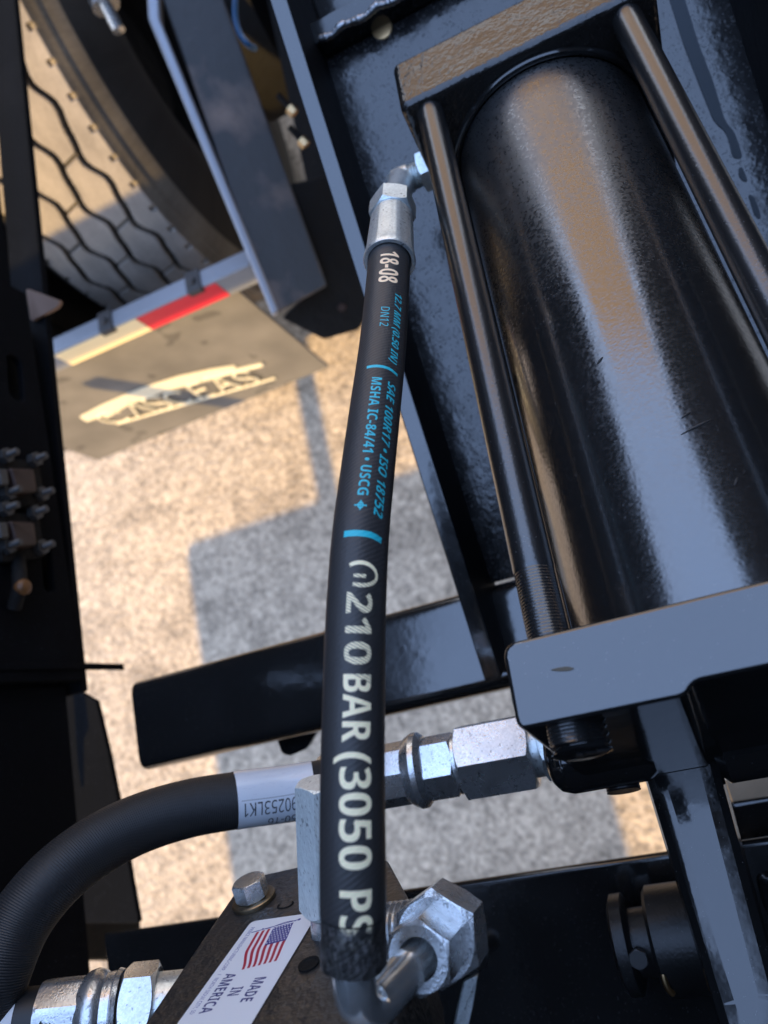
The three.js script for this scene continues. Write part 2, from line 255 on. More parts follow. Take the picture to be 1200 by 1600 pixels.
// ------------------------------------------------------------------ tyre on its wheel
{
  const C = V(-0.56, 0.51, -1.345), R = 0.51; const t = thing('truck_wheel', 'dusty truck wheel with wavy tread grooves behind the mud flap', 'wheel', V(-0.66, 0, -1.345));
  const W = 0.225, nT = 1400, nX = 150; const gro = (u, s) => {                     // u across (0..1), s along in metres
    let d = 0; const P = 0.118;
    for (let k = 0; k < 4; k++) {
      const c0 = 0.17 + k * 0.22, ph = (k % 2) * 0.5; const c = c0 + 0.030 * Math.sin(2 * Math.PI * (s / P + ph)) + 0.010 * Math.sin(4 * Math.PI * (s / P + ph));
      const w = 0.022; const q = Math.abs(u - c); d = Math.max(d, 0.013 * Math.min(1, Math.max(0, (w - q) / (w * 0.35))));
      if (k < 3) { const c2 = c0 + 0.22 + 0.030 * Math.sin(2 * Math.PI * (s / P + 0.5 - ph)); if (u > c && u < c2) { const tt = (u - c) / 0.22; const sc = ((s / P + ph * 1.0 + 0.22 + 0.10 * tt) % 1 + 1) % 1; const e = Math.abs(sc - 0.5) * P; d = Math.max(d, 0.006 * Math.min(1, Math.max(0, (0.003 - e) / 0.0008))); } }
    }
    return d;
  };
  const pos = [], uv = [], col = [], idx = []; const prof = [];                                // profile: tread then shoulder then sidewall, both sides
  const add = (x, r, g) => prof.push([x, r, g]);
  add(-W - 0.028, 0.30, -1); add(-W - 0.045, 0.37, -1); add(-W - 0.045, 0.43, -1); add(-W - 0.028, 0.475, -1); add(-W - 0.01, 0.492, -1); 
  for (let i = 0; i <= nX; i++) { const u = i / nX; const cr = 0.006 * Math.pow(2 * u - 1, 2); add(-W + W * u, R - cr, 1 - u); }
  for (const [x, r] of [[0.0015, R - 0.0075], [0.0045, R - 0.018], [0.009, R - 0.020], [0.013, R - 0.030], [0.013, R - 0.034], [0.020, R - 0.040], [0.027, R - 0.055], [0.029, R - 0.056], [0.034, R - 0.075], [0.040, R - 0.105], [0.044, R - 0.15], [0.043, R - 0.185], [0.034, R - 0.215], [0.03, R - 0.22]]) add(x, r, -1);
  const a0 = -Math.PI * 0.10, a1 = Math.PI * 0.75;                                   // finely cut where it can be seen, the rest coarse
  const ang = []; for (let i = 0; i <= nT; i++) ang.push(a0 + (a1 - a0) * i / nT); for (let i = 1; i <= 60; i++) ang.push(a1 + (2 * Math.PI - (a1 - a0)) * i / 60);
  const nP = prof.length;
  ang.forEach((a, i) => prof.forEach(([x, r, g], j) => {
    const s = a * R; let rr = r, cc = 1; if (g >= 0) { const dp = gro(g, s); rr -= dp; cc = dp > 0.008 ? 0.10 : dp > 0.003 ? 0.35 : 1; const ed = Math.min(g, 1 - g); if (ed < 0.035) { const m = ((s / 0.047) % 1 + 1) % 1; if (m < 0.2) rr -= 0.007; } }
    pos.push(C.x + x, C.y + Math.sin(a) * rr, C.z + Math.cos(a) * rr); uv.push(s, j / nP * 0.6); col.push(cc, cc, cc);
    if (i < ang.length - 1 && j < nP - 1) { const k = i * nP + j; idx.push(k, k + 1, k + nP, k + 1, k + nP + 1, k + nP); }
  }));
  const g0 = new THREE.BufferGeometry(); g0.setAttribute('position', new THREE.Float32BufferAttribute(pos, 3)); g0.setAttribute('uv', new THREE.Float32BufferAttribute(uv, 2)); g0.setAttribute('color', new THREE.Float32BufferAttribute(col, 3)); g0.setIndex(idx); g0.computeVertexNormals();
  const cut = (f) => { const g = g0.clone(), L = []; for (let i = 0; i < idx.length; i += 3) { if (f(Math.min(idx[i] % nP, idx[i + 1] % nP, idx[i + 2] % nP))) L.push(idx[i], idx[i + 1], idx[i + 2]); } g.setIndex(L); return nonIdx(g); };
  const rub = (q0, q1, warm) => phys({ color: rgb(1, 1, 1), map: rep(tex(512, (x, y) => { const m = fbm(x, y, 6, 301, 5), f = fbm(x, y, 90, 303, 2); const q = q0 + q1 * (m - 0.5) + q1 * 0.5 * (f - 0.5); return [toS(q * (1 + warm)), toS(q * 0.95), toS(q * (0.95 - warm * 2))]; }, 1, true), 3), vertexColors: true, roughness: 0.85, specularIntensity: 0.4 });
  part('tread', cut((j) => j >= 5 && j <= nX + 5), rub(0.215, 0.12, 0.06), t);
  part('shoulder', cut((j) => j > nX + 5 && j < nX + 13), rub(0.10, 0.06, 0.10), t, 'brown dusty tyre shoulder');
  part('sidewall', cut((j) => j >= nX + 13 || j < 5), rub(0.022, 0.012, 0.08), t, 'dark tyre sidewall');
  part('rim', turn(V(C.x - W - 0.02, C.y, C.z), UX, [[0, 0.05], [0.02, 0.29], [0.0, 0.305], [0.24, 0.30], [0.262, 0.305], [0.262, 0.285], [0.13, 0.26], [0.10, 0.14], [0.16, 0.12], [0.16, 0.001]], 64), M.dark, t);
}
{
  const g = thing('dark_filler', 'dark panel added to blacken the gap left of the tyre', 'wheel guard', V(-0.95, 0.4, -0.9));
  part('panel', [block(V(0, 0, 0), UX, UY, UZ, -1.3, -0.845, 0.22, 0.64, -0.80, -0.76, 0.01), block(V(0, 0, 0), UX, UY, UZ, -0.87, -0.845, 0.22, 1.0, -1.9, -0.80, 0.006)], M.dark, g);  // added only to make the gap beside the tyre dark
}
// axle, air line and brass fittings in the dark beside the tyre
{
  const ax = thing('axle_housing', 'dark axle housing in the gap right of the tyre', 'axle', V(-0.3, 0.5, -1.35));
  part('tube', turn(V(-0.44, 0.5, -1.35), UX, [[0, 0.001], [0, 0.20], [0.10, 0.20], [0.13, 0.085], [1.6, 0.085], [1.6, 0.001]], 40), M.dark, ax);
  part('spring_pack', block(V(-0.26, 0, 0), UX, UY, UZ, -0.05, 0.05, 0.50, 0.62, -2.1, -0.80, 0.006), M.dark, ax);
  part('frame_side', [block(V(0, 0, 0), UX, UY, UZ, -0.20, -0.192, 0.25, 0.90, -2.6, -0.72, 0.003), block(V(0, 0, 0), UX, UY, UZ, -0.40, 0.4, 0.86, 0.87, -2.6, -1.30, 0.003)], M.dark, ax);
  const al = thing('air_line', 'blue plastic air line hanging in the dark gap near the top edge', 'air line', at(368, 0, 0.70));
  part('tube', sweep([at(366, -60, 0.72), at(367, 0, 0.70), at(368, 30, 0.70), at(376, 55, 0.70), at(388, 70, 0.70), at(398, 76, 0.71)], 0.0031, { m: 16, n: 40 }), phys({ color: rgb(0.01, 0.07, 0.16), roughness: 0.4 }), al);
  const bt = thing('stud_bolt', 'grey stud with a nut above the tyre at the top edge', 'bolt', at(170, 15, 1.08));
  const a = at(156, -10, 1.06), d = at(186, 48, 1.06).sub(a).normalize();
  part('nut', [hex(a.clone().addScaledVector(d, -0.01), d, 0.026, 0.017), turn(a.clone().addScaledVector(d, 0.016), d, [[0, 0], [0, 0.02], [0.004, 0.02], [0.004, 0]], 24)], M.zinc, bt);
  part('stud', thread(a.clone().addScaledVector(d, 0.02), d, 0.04, 0.009, 0.003), M.zinc, bt);
  const fit = (x, y, dd, label) => { const b = at(x, y, dd), t = thing('air_fitting', label, 'fitting', b, 'brass air fittings in the gap'); const ddn = V(0.3, -0.4, 0.6).normalize();
    part('nut', hex(b, ddn, 0.010, 0.006), M.brass, t); part('body', turn(b.clone().addScaledVector(ddn, -0.02), ddn, [[0, 0], [0, 0.004], [0.02, 0.004], [0.02, 0]], 20), M.dark, t); };
  fit(452, 168, 0.95, 'upper of two brass fittings in the gap left of the trough wall'); fit(470, 218, 0.95, 'lower of two brass fittings in the gap left of the trough wall');
}

// ------------------------------------------------------------------ mud flap, its bracket and the hanger arm
{
  const ZF = -0.735, F0 = V(0, 0, ZF), n = UZ;
  const br = thing('mud_flap_bracket', 'steel mud flap bracket with red and white reflective tape', 'bracket', onP(380, 420, F0, n));
  const barM = phys({ color: rgb(0.20, 0.21, 0.23), roughness: 0.5, metalness: 0.2, bumpMap: rep(T.castb, 8), bumpScale: 0.001 });
  const A = onP(40, 566, V(0, 0, ZF + 0.03), n), B = onP(392, 413, V(0, 0, ZF + 0.03), n); const y0 = (A.y + B.y) / 2;
  part('bar', block(V(0, 0, 0), UX, UY, UZ, -0.86, B.x, y0 - 0.05, y0, ZF + 0.004, ZF + 0.034, 0.004), barM, br);
  const tape = (xa, xb, mat, lab) => part('reflective_tape', block(V(0, 0, 0), UX, UY, UZ, xa, xb, y0 - 0.046, y0 - 0.004, ZF + 0.0342, ZF + 0.0352, 0.0003), mat, br, lab);
  const xr0 = onP(215, 500, V(0, 0, ZF + 0.035), n).x, xr1 = onP(352, 455, V(0, 0, ZF + 0.035), n).x;
  tape(xr0, xr1, phys({ color: rgb(0.60, 0.018, 0.03), roughness: 0.35 }), 'red reflective tape');
  tape(xr0 - 0.17, xr0 - 0.001, phys({ color: rgb(0.85, 0.66, 0.36), roughness: 0.4 }), 'cream white reflective tape');
  for (const x of [xr0 - 0.055, xr1 - 0.035]) { part('clip', [block(V(0, 0, 0), UX, UY, UZ, x - 0.013, x + 0.013, y0 - 0.010, y0 + 0.003, ZF + 0.0, ZF + 0.038, 0.002), turn(V(x, y0 + 0.002, ZF + 0.02), UY, [[0, 0], [0, 0.006], [0.006, 0.005], [0.007, 0]], 16)], M.old, br); }

  const fl = thing('mud_flap', 'dusty rubber mud flap with a cream script emblem along its bottom', 'mud flap', onP(515, 575, F0, n));
  const TR = onP(345, 432, F0, n), BR = onP(514, 574, F0, n); const xb = BR.x, yb = BR.y;
  part('sheet', extr(roundPoly([[-1.12, yb - 0.015], [xb, yb], [TR.x, y0 - 0.02], [-1.12, y0 - 0.02]], 0.004), basis(V(0, 0, ZF), UX, UY, UZ), 0.008, 0.002),
    phys({ color: rgb(1, 1, 1), map: rep(tex(512, (x, y) => { const m = fbm(x, y, 5, 331, 5); const q = 0.125 + 0.08 * (m - 0.5) - (fbm(x, y, 9, 333, 2) > 0.78 ? 0.05 : 0); return [toS(q * 1.04), toS(q * 0.97), toS(q * 0.88)]; }, 1, true), 3), roughness: 0.8 }), fl);
  const emb = phys({ color: rgb(0.66, 0.60, 0.44), roughness: 0.5 }); const E = (px) => px.map((q) => onP(q[0], q[1], F0, n));
  const raise = (px, r, z = 0.004) => extr(roundPoly((() => { let a = px.map((q) => { const w = onP(q[0], q[1], F0, n); return [w.x, w.y]; }); if (THREE.ShapeUtils.isClockWise(a.map((p) => new THREE.Vector2(...p)))) a = a.reverse(); return a; })(), r), basis(V(0, 0, ZF + z), UX, UY, UZ), z - 0.0005, 0.0008);
  const em = part('emblem_band', raise([[124, 650], [160, 631], [220, 605], [280, 586], [330, 575], [368, 569], [366, 577], [352, 581], [349, 587], [300, 598], [250, 612], [200, 631], [166, 652], [160, 648], [136, 657]], 0.004), emb, fl, 'cream emblem band with script letters below it');
  // script letters: slanted bars and rings in a row, joined along their foot
  const q0 = onP(176, 660, F0, n), q1 = onP(425, 590, F0, n), ex = q1.clone().sub(q0), LL = ex.length(); ex.normalize(); const ey = V(0, 1, 0); 
  const st = (a, b, w = 0.0032) => { const P = (c) => q0.clone().addScaledVector(ex, c[0] * LL).addScaledVector(ey, c[1] * 0.085).add(V(0, 0, 0.0035)); return sweep([P(a), P([(a[0] + b[0]) / 2, (a[1] + b[1]) / 2]), P(b)], w, { m: 8, n: 4, ref: UZ }); };
  const ringL = (cx, cy, rx, ry, a0 = 0, a1 = 6.2832, w = 0.0032) => { const L = []; for (let i = 0; i <= 14; i++) { const a = a0 + (a1 - a0) * i / 14; L.push(q0.clone().addScaledVector(ex, (cx + rx * Math.cos(a)) * LL).addScaledVector(ey, (cy + ry * Math.sin(a)) * 0.085).add(V(0, 0, 0.0035))); } return sweep(L, w, { m: 8, n: 30, ref: UZ }); };
  const gl = [[ringL(0.07, 0.35, 0.075, 0.34, 0.5, 5.6)], [st([0.17, 0], [0.24, 0.8]), st([0.24, 0.8], [0.29, 0.1])], [ringL(0.36, 0.62, 0.05, 0.22, 0.3, 4.4), ringL(0.35, 0.2, 0.05, 0.2, -2.6, 1.6)], [ringL(0.48, 0.4, 0.06, 0.36, 0.7, 5.4)], [st([0.57, 0], [0.60, 0.85]), st([0.57, 0.02], [0.66, 0.05]), st([0.59, 0.45], [0.66, 0.48]), st([0.60, 0.85], [0.68, 0.88])], [st([0.71, 0], [0.76, 0.85]), st([0.76, 0.85], [0.82, 0.1]), st([0.73, 0.35], [0.80, 0.4])], [ringL(0.90, 0.62, 0.045, 0.2, 0.3, 4.4), ringL(0.89, 0.2, 0.045, 0.2, -2.6, 1.6)]];
  for (const l of gl) part('emblem_letter', l, emb, fl);
  part('emblem_stroke', st([0.02, -0.05], [1.02, 0.02], 0.003), emb, fl); part('emblem_stroke', st([0.72, 0.98], [1.05, 0.86], 0.0055), emb, fl);

  const ha = thing('hanger_arm', 'scuffed grey-black steel channel arm above the mud flap', 'channel arm', at(470, 470, 1.02));
  const dT = 1.02, dB = 0.98; const hp = at(380, 240, 1.0), hn = at(380, 240, 1.0).sub(EYE).negate().normalize().lerp(V(0.35, 0.9, 0.2).normalize(), 0.5).normalize();
  const armM = phys({ color: rgb(1, 1, 1), map: rep(tex(512, (x, y) => { const m = fbm(x, y, 5, 351, 5); const r = Math.max(0, m - 0.52) * 0.9; return [toS(0.042 + r * 0.45), toS(0.044 + r * 0.31), toS(0.048 + r * 0.23)]; }, 1, true), 4), roughness: 0.6, ior: 1.5, bumpMap: rep(T.castb, 7), bumpScale: 0.0015 });
  part('web', plate([[234, -60], [328, -60], [511, 446], [428, 492]], hp.clone().addScaledVector(hn, 0.004), hn, 0.01, 0.003, 0.004), armM, ha);
  part('side_flange', plate([[226, -60], [246, -60], [250, 30], [436, 486], [426, 494], [231, 28]], hp.clone().addScaledVector(hn, 0.012), hn, 0.03, 0.004, 0.005), phys({ color: rgb(0.30, 0.32, 0.36), roughness: 0.35, metalness: 0.3 }), ha, 'worn bright edge flange');
  for (const [x, y] of [[327, 62], [356, 158]]) { const b = onP(x, y, hp, hn); part('bolt_head', turn(b, hn, [[0, 0], [0, 0.011], [0.001, 0.011], [0.0022, 0.009], [0.0025, 0]], 24), phys({ color: rgb(0.11, 0.095, 0.09), roughness: 0.6 }), ha); }
  const sb = thing('flap_mount_bracket', 'black steel mounting bracket below the end of the hanger arm', 'bracket', at(500, 510, 1.06));
  part('plate', plate([[440, 290], [530, 270], [580, 480], [562, 515], [506, 531], [440, 498], [470, 470]], at(500, 450, 1.07), V(0.2, 0.75, 0.6), 0.05, 0.004, 0.006), M.dark, sb);
  part('hole_plug', turn(onP(534, 480, at(500, 450, 1.07), V(0.2, 0.75, 0.6)), V(0.2, 0.75, 0.6), [[0, 0], [0, 0.006], [0.003, 0.005], [0.003, 0]], 16), M.brown, sb);
}

// ------------------------------------------------------------------ trough under the cylinder
{
  const t = thing('trough_channel', 'black painted steel trough that carries the hydraulic cylinder', 'channel', tp(0.018, -0.56, -0.1));
  const tB = -0.552; const wallTop = -0.487;
  part('base_plate', block(EYE, UX, TS, TT, -0.118, 0.153, -0.335, 0.075, tB - 0.01, tB, 0.001), M.base, t);
  part('side_wall', block(EYE, UX, TS, TT, -0.1235, -0.1125, -0.75, 0.128, tB - 0.012, wallTop - 0.0022, 0.0004), M.wall, t); part('wall_top', block(EYE, UX, TS, TT, -0.1237, -0.1123, -0.75, 0.1282, wallTop - 0.0022, wallTop, 0.001), M.glossFlat, t, 'flat top edge of the trough wall');
  part('side_wall', block(EYE, UX, TS, TT, 0.1485, 0.1595, -0.75, 0.2, tB - 0.012, wallTop, 0.0012), M.wall, t);
  part('end_plate', block(EYE, UX, TS, TT, -0.117, 0.152, -0.352, -0.336, tB - 0.04, tB + 0.02, 0.002), M.gloss, t);
  part('rear_floor', block(EYE, UX, TS, TT, -0.118, 0.153, -0.75, -0.353, tB - 0.03, tB - 0.02, 0.002), M.gloss, t);
  const wl = []; for (let i = 0; i <= 22; i++) wl.push(tp(-0.108 + 0.1 * i / 22, tB + 0.021 + 0.0008 * Math.sin(i * 2.1), -0.337 + 0.0012 * Math.sin(i * 1.1) - (i > 15 ? (i - 15) * 0.001 : 0)));
  part('weld_bead', sweep(wl, (u) => 0.0024 + 0.0003 * Math.sin(u * 170) + 0.0003 * Math.sin(u * 47), { m: 12, n: 90 }), M.steel, t);
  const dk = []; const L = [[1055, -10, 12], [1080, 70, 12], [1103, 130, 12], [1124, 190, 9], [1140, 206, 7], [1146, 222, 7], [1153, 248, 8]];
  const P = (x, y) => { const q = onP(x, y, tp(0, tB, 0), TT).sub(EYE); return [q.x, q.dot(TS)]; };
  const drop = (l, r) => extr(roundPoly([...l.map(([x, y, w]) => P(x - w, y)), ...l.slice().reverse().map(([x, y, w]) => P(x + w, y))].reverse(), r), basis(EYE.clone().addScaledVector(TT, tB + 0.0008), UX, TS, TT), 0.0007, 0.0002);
  const streakM = phys({ color: rgb(0.045, 0.055, 0.065), roughness: 0.85 });  // flat dark colour standing in for a reflection on the floor
  part('painted_reflection', drop(L, 0.004), streakM, t, 'dull grey streak painted for a dark reflection on the trough floor'); part('painted_reflection', [drop([[1157, 262, 3], [1160, 276, 6], [1165, 284, 3]], 0.003), drop([[1172, 305, 3], [1178, 318, 5], [1183, 335, 5], [1186, 342, 2]], 0.003)], streakM, t, 'small grey spots painted for the same reflection below the streak');
  const h = onP(597, 45, tp(0, tB, 0), TT); part('hole_plug', turn(h, TT, [[-0.002, 0], [-0.002, 0.008], [0.001, 0.0075], [0.0014, 0.004], [0.0014, 0]], 24), M.brass, t, 'orange-brown plug in the trough floor');
}
// chain at the top edge
{
  const t = thing('chain', 'black steel chain hanging behind the far cylinder cap', 'chain', at(670, 0, 0.54));
  const pts = [[655, -40], [664, -20], [671, 0], [678, 20], [684, 40], [690, 60]];
  pts.forEach(([x, y], i) => {
    const c = at(x, y, 0.545), d = at(x + 6, y + 20, 0.545).sub(c).normalize(), s = (i % 2 ? CF.clone() : d.clone().cross(CF)).normalize().multiplyScalar(1);
    const L = []; for (let k = 0; k <= 24; k++) { const a = k / 24 * Math.PI * 2; L.push(c.clone().addScaledVector(d, Math.cos(a) * 0.0095).addScaledVector(s, Math.sin(a) * 0.006)); }
    part('chain_link', sweep(new THREE.CatmullRomCurve3(L.slice(0, 24), true), 0.0022, { m: 10, n: 40 }), M.gloss, t);
  });
  const t2 = thing('pin_lug', 'black steel lug beside the chain at the top edge', 'lug', at(760, 10, 0.55));
  part('plate', plate([[700, -60], [850, -60], [830, 10], [720, 70], [700, 40]], at(760, 10, 0.56), V(0.1, 1, 0.4), 0.02, 0.003, 0.006), M.gloss, t2);
}

// ------------------------------------------------------------------ cross tube
const yT = at(500, 1060, 0.585).y;
{
  const p0 = V(0, yT, 0); const a = onP(191, 1080, p0, UY), b = onP(228, 1205, p0, UY), c = onP(600, 1118, p0, UY), d = onP(690, 920, p0, UY);
  const z1 = (b.z + c.z) / 2, z0 = (a.z + d.z) / 2; const x0 = (a.x + b.x) / 2;
  const t = thing('cross_tube', 'black rectangular steel cross tube behind the hoses, its open left end rounded', 'steel tube', V(x0, yT, (z0 + z1) / 2));
  part('tube_wall', extr(roundPoly([[z0, -0.075], [z1, -0.075], [z1, 0], [z0, 0]], 0.012), basis(V(0.45, yT, 0), UZ, UY, V(-1, 0, 0)).multiply(new THREE.Matrix4().makeTranslation(0, 0, 0.45 - x0)), 0.45 - x0 + 0.0, 0.0035), M.glossFlat, t);
  const e = onP(440, 1166, p0, UY); part('tab', plate([[430, 1150], [500, 1135], [480, 1170], [452, 1182], [440, 1178]], V(0, yT - 0.03, 0), V(0, 1, 0.2), 0.008, 0.001, 0.004), M.gloss, t);
  const wl = []; for (let i = 0; i <= 14; i++) wl.push(at(735 + 38 * i / 14 + 2 * Math.sin(i * 2), 1056 + 18 * i / 14 + 4 * Math.sin(i * 1.3), 0.565));
  part('weld_bead', sweep(wl, 0.002, { m: 8, n: 40 }), M.gloss, t);
}

// ------------------------------------------------------------------ hydraulic cylinder
{
  const h = 0.245, cx = 0.069 * h, cn = -1.27 * h, r = 0.226 * h; const aF = -0.4066, aB = -0.452, aN = -0.089, aE = -0.0594;
  const t = thing('hydraulic_cylinder', 'black tie-rod hydraulic cylinder lying in the steel trough', 'hydraulic cylinder', cp(cx, cn, -0.25));
  const barrelM = phys({ color: rgb(1, 1, 1), map: rep(tex(1024, (x, y) => { const sp = hash(Math.floor(x * 500), Math.floor(y * 500), 9) > 0.986 - 0.006 * x ? 0.06 : 0; const q = 0.011 + sp * fbm(x, y, 9, 401, 3); return [toS(q), toS(q), toS(q)]; }, 1, true), 1, 1), roughness: 1, ior: 2.15,
    roughnessMap: tex(1024, (x, y) => { const f = fbm(x, y, 380, 411, 1) - 0.5, m = fbm(x, y, 7, 413, 4) - 0.5; return 0.19 + 0.15 * Math.max(0, Math.min(1, (x - 0.45) * 3)) + 0.18 * f * (0.5 + x) + 0.10 * m; }), bumpMap: tex(1024, (x, y) => 0.8 * fbm(x, y, 330, 421, 1) + 0.2 * fbm(x, y, 40, 423, 2)), bumpScale: 0.00003 });
  barrelM.bumpMap.repeat.set(1, 1);
  part('barrel', sweep([cp(cx, cn, aN - 0.002), cp(cx, cn, -0.25), cp(cx, cn, aF + 0.002)], r, { n: 60, m: 160, unit: true, ref: CN }), barrelM, t);
  const ring = new THREE.TorusGeometry(r + 0.0022, 0.0022, 14, 120); ring.applyMatrix4(basis(cp(cx, cn, aF + 0.0004), UX, CN, CA));
  const xl = -0.226 * h, xr = 0.352 * h, nT = -h, nB = -1.54 * h;
  // far cap
  const plan = (pts, rad, bev = 0.0045) => extr(roundPoly(pts, rad), basis(EYE.clone().addScaledVector(CN, nT), UX, CA.clone().negate(), CN), nT - nB, bev, 5);
  const cap1 = part('far_cap', [plan([[xl, -aF], [xr, -aF], [xr, -aB], [xl, -aB]], 0.005)], M.casth, t);
  part('weld_ring', smooth(ring), M.gloss, t);
  // near cap with its stepped front edge
  part('near_cap', [plan([[xl, -aE], [-0.002, -aE], [0.0012, -aE + 0.0035], [xr + 0.02, -aE + 0.0035], [xr + 0.02, -aN], [xl, -aN]], [0.004, 0.003, 0.003, 0.004, 0.004, 0.006], 0.0016)], M.glossFlat, t);
  part('port_boss', turn(at(856, 1190, 0.345), UX, [[0, 0.001], [0, 0.007], [0.001, 0.0105], [0.004, 0.0140], [0.009, 0.0156], [0.042, 0.0156], [0.046, 0.013], [0.046, 0.001]], 64, 0.7), M.gloss, t);
  for (const [x, n] of [[-0.165, -1.045], [0.285, -1.045], [-0.165, -1.5], [0.285, -1.5]]) {
    const R = 0.0315 * h, p = cp(x * h, n * h, aE + 0.006), len = aE + 0.006 - aB - 0.004, prof = [[0, 0]];
    const rodM = M.rod;
    for (let s = 0; s < 0.064; s += 0.0006) prof.push([s, R - 0.0003 + (Math.round(s / 0.0006) % 2 ? -0.00012 : 0.00012)]);
    prof.push([0.065, R], [len, R], [len, 0]); part('tie_rod', turn(p, CA.clone().negate(), prof, 56, 0.3), rodM, t);
  }
  part('port_boss', turn(at(1108, 1158, 0.35), UX, [[0, 0.001], [0, 0.015], [0.004, 0.0195], [0.09, 0.0195], [0.09, 0.001]], 64, 0.7), M.gloss, t);
  const te = onP(903, 1146, cp(0, 0, aE + 0.001), CA), tpf = [[-0.004, 0]]; for (let k = 0; k <= 48; k++) tpf.push([-0.004 + k * 0.00022, 0.0096 + 0.0005 * Math.cos(k / 48 * Math.PI * 2 * 4)]); tpf.push([0.0072, 0.0082], [0.0072, 0]);
  for (const [th, a0, l, dx] of [[0.12, -0.155, 0.004, 0.012], [0.16, -0.162, 0.002, 0.004], [-0.25, -0.20, 0.002, 0.003], [0.32, -0.13, 0.003, 0.002]]) {
    const L = [0, 0.5, 1].map((k) => { const q = th + dx / r * k; return cp(cx + Math.sin(q) * (r + 0.0001), cn + Math.cos(q) * (r + 0.0001), a0 - l * k); });
    part('scratch', sweep(L, (u) => 0.00015 + 0.00035 * Math.sin(u * Math.PI), { m: 8, n: 10 }), M.old, t);
  }
  part('tie_rod_end', turn(te, CA, tpf, 48, 0.7), M.gloss, t);
  const wb = []; for (let i = 0; i <= 30; i++) wb.push(cp(xl + 0.03 + 0.095 * i / 30, nT - 0.012 - 0.0006 * Math.sin(i * 1.7), aN - 0.001));
  part('weld_bead', sweep(wb, (u) => 0.0016 + 0.0003 * Math.sin(u * 150), { m: 10, n: 110 }), M.gloss, t);
  const sc = onP(880, 1045, cp(0, nT, 0), CN), m = M.old; part('paint_chip', plate([[858, 1047], [872, 1043], [886, 1041], [899, 1044], [890, 1048], [874, 1049]], cp(0, nT + 0.0003, 0), CN, 0.0005, 0.0001, 0.001), phys({ color: rgb(0.10, 0.085, 0.06), roughness: 0.8 }), t);
}
// ------------------------------------------------------------------ arm from the near cap towards the viewer
{
  const d0 = 0.335; const t = thing('clevis_arm', 'black steel arm running from the near cylinder cap to the bottom right corner', 'arm', at(1050, 1200, d0));
  const p0 = at(1050, 1250, d0); const n = CN.clone();
  part('bar', plate([[990, 1166], [998, 1150], [1098, 1134], [1114, 1150], [1226, 1560], [1220, 1700], [1150, 1700], [1108, 1560]], p0, n, 0.045, 0.009, [0.002, 0.006, 0.006, 0.003, 0.003, 0, 0, 0.003]), M.gloss, t);
  const aw = []; for (let i = 0; i <= 20; i++) aw.push(at(990 + 108 * i / 20, 1152 - 15 * i / 20 + 2 * Math.sin(i * 1.3), d0 - 0.001));
  part('weld_bead', sweep(aw, (u) => 0.0028 + 0.0006 * Math.sin(u * 60) + 0.0004 * Math.sin(u * 151), { m: 14, n: 120 }), M.gloss, t);
  const b = thing('corner_bracket', 'black bracket plate cut off by the right edge beside the arm', 'bracket', at(1190, 1300, 0.5));
  part('plate', plate([[1139, 1254], [1260, 1236], [1260, 1420], [1186, 1400], [1160, 1335]], at(1190, 1300, 0.47), V(0, 1, 0.1), 0.06, 0.003, 0.003), M.gloss, b);
  part('side', plate([[1183, 1370], [1260, 1350], [1260, 1560], [1210, 1520], [1196, 1440]], at(1190, 1400, 0.42), V(0.1, 1, 0.2), 0.02, 0.004, 0.005), M.glossFlat, b);
  const pin = thing('pivot_pin', 'black pivot pin with collar and cotter under the arm', 'pivot pin', at(1010, 1460, 0.41)); const q = at(965, 1476, 0.415);
  part('shaft', turn(q, UX, [[0, 0.0005], [0, 0.021], [0.002, 0.025], [0.008, 0.025], [0.010, 0.021], [0.010, 0.017], [0.020, 0.017], [0.020, 0.0245], [0.022, 0.027], [0.07, 0.027], [0.07, 0.0005]], 64), M.satin, pin);
  part('cotter_pin', sweep([at(1034, 1508, 0.385), at(1038, 1530, 0.383), at(1044, 1545, 0.382), at(1052, 1553, 0.382)], 0.0016, { m: 10, n: 24 }), M.brass, pin);
  part('set_screw', hex(at(998, 1496, 0.392), UY, 0.004, 0.0045), M.darkSteel, pin);
}
// ------------------------------------------------------------------ rear beam along the bottom, with a slot
{
  const y = at(820, 1362, 0.47).y, p0 = V(0, y, 0); const zf = (onP(600, 1390, p0, UY).z + onP(1040, 1340, p0, UY).z) / 2;
  const t = thing('rear_beam', 'wide black steel beam along the bottom edge under the valve block', 'beam', V(0, y, zf));
  const S = (l) => l.map(([a, b]) => { const q = onP(a, b, p0, UY); return [q.x, q.z]; });
  const s = new THREE.Shape([[-0.46, zf], [0.7, zf], [0.7, zf + 0.6], [-0.46, zf + 0.6]].map(([x, z]) => new THREE.Vector2(x, -z)));
  const hl = S([[734, 1478], [754, 1482], [760, 1500], [746, 1580], [730, 1650], [690, 1650], [706, 1570], [722, 1500]]).map(([x, z]) => [x, -z]); s.holes.push(roundPoly(hl, 0.003));
  part('plate', extr(s, basis(V(0, y, 0), UX, UZ.clone().negate(), UY), 0.008, 0.0035, 5), M.gloss, t);
  part('web', block(V(0, y, zf), UX, UY, UZ, -0.46, 0.7, -0.20, -0.008, 0.05, 0.062, 0.002), M.gloss, t);
  const sl = thing('slot_bar', 'bright machined steel bar seen inside the slot beside the hex nuts', 'steel bar', at(735, 1570, 0.46));
  part('bar', plate([[722, 1534], [751, 1522], [746, 1568], [738, 1600], [720, 1650], [692, 1650], [710, 1580]], V(0, y - 0.003, 0), V(0, 1, 0), 0.01, 0.001, 0.002), M.zincPale, sl);
  part('weld_spot', smooth(new THREE.SphereGeometry(0.006, 16, 10).translate(...at(747, 1498, 0.455).toArray())), M.steel, sl);
}
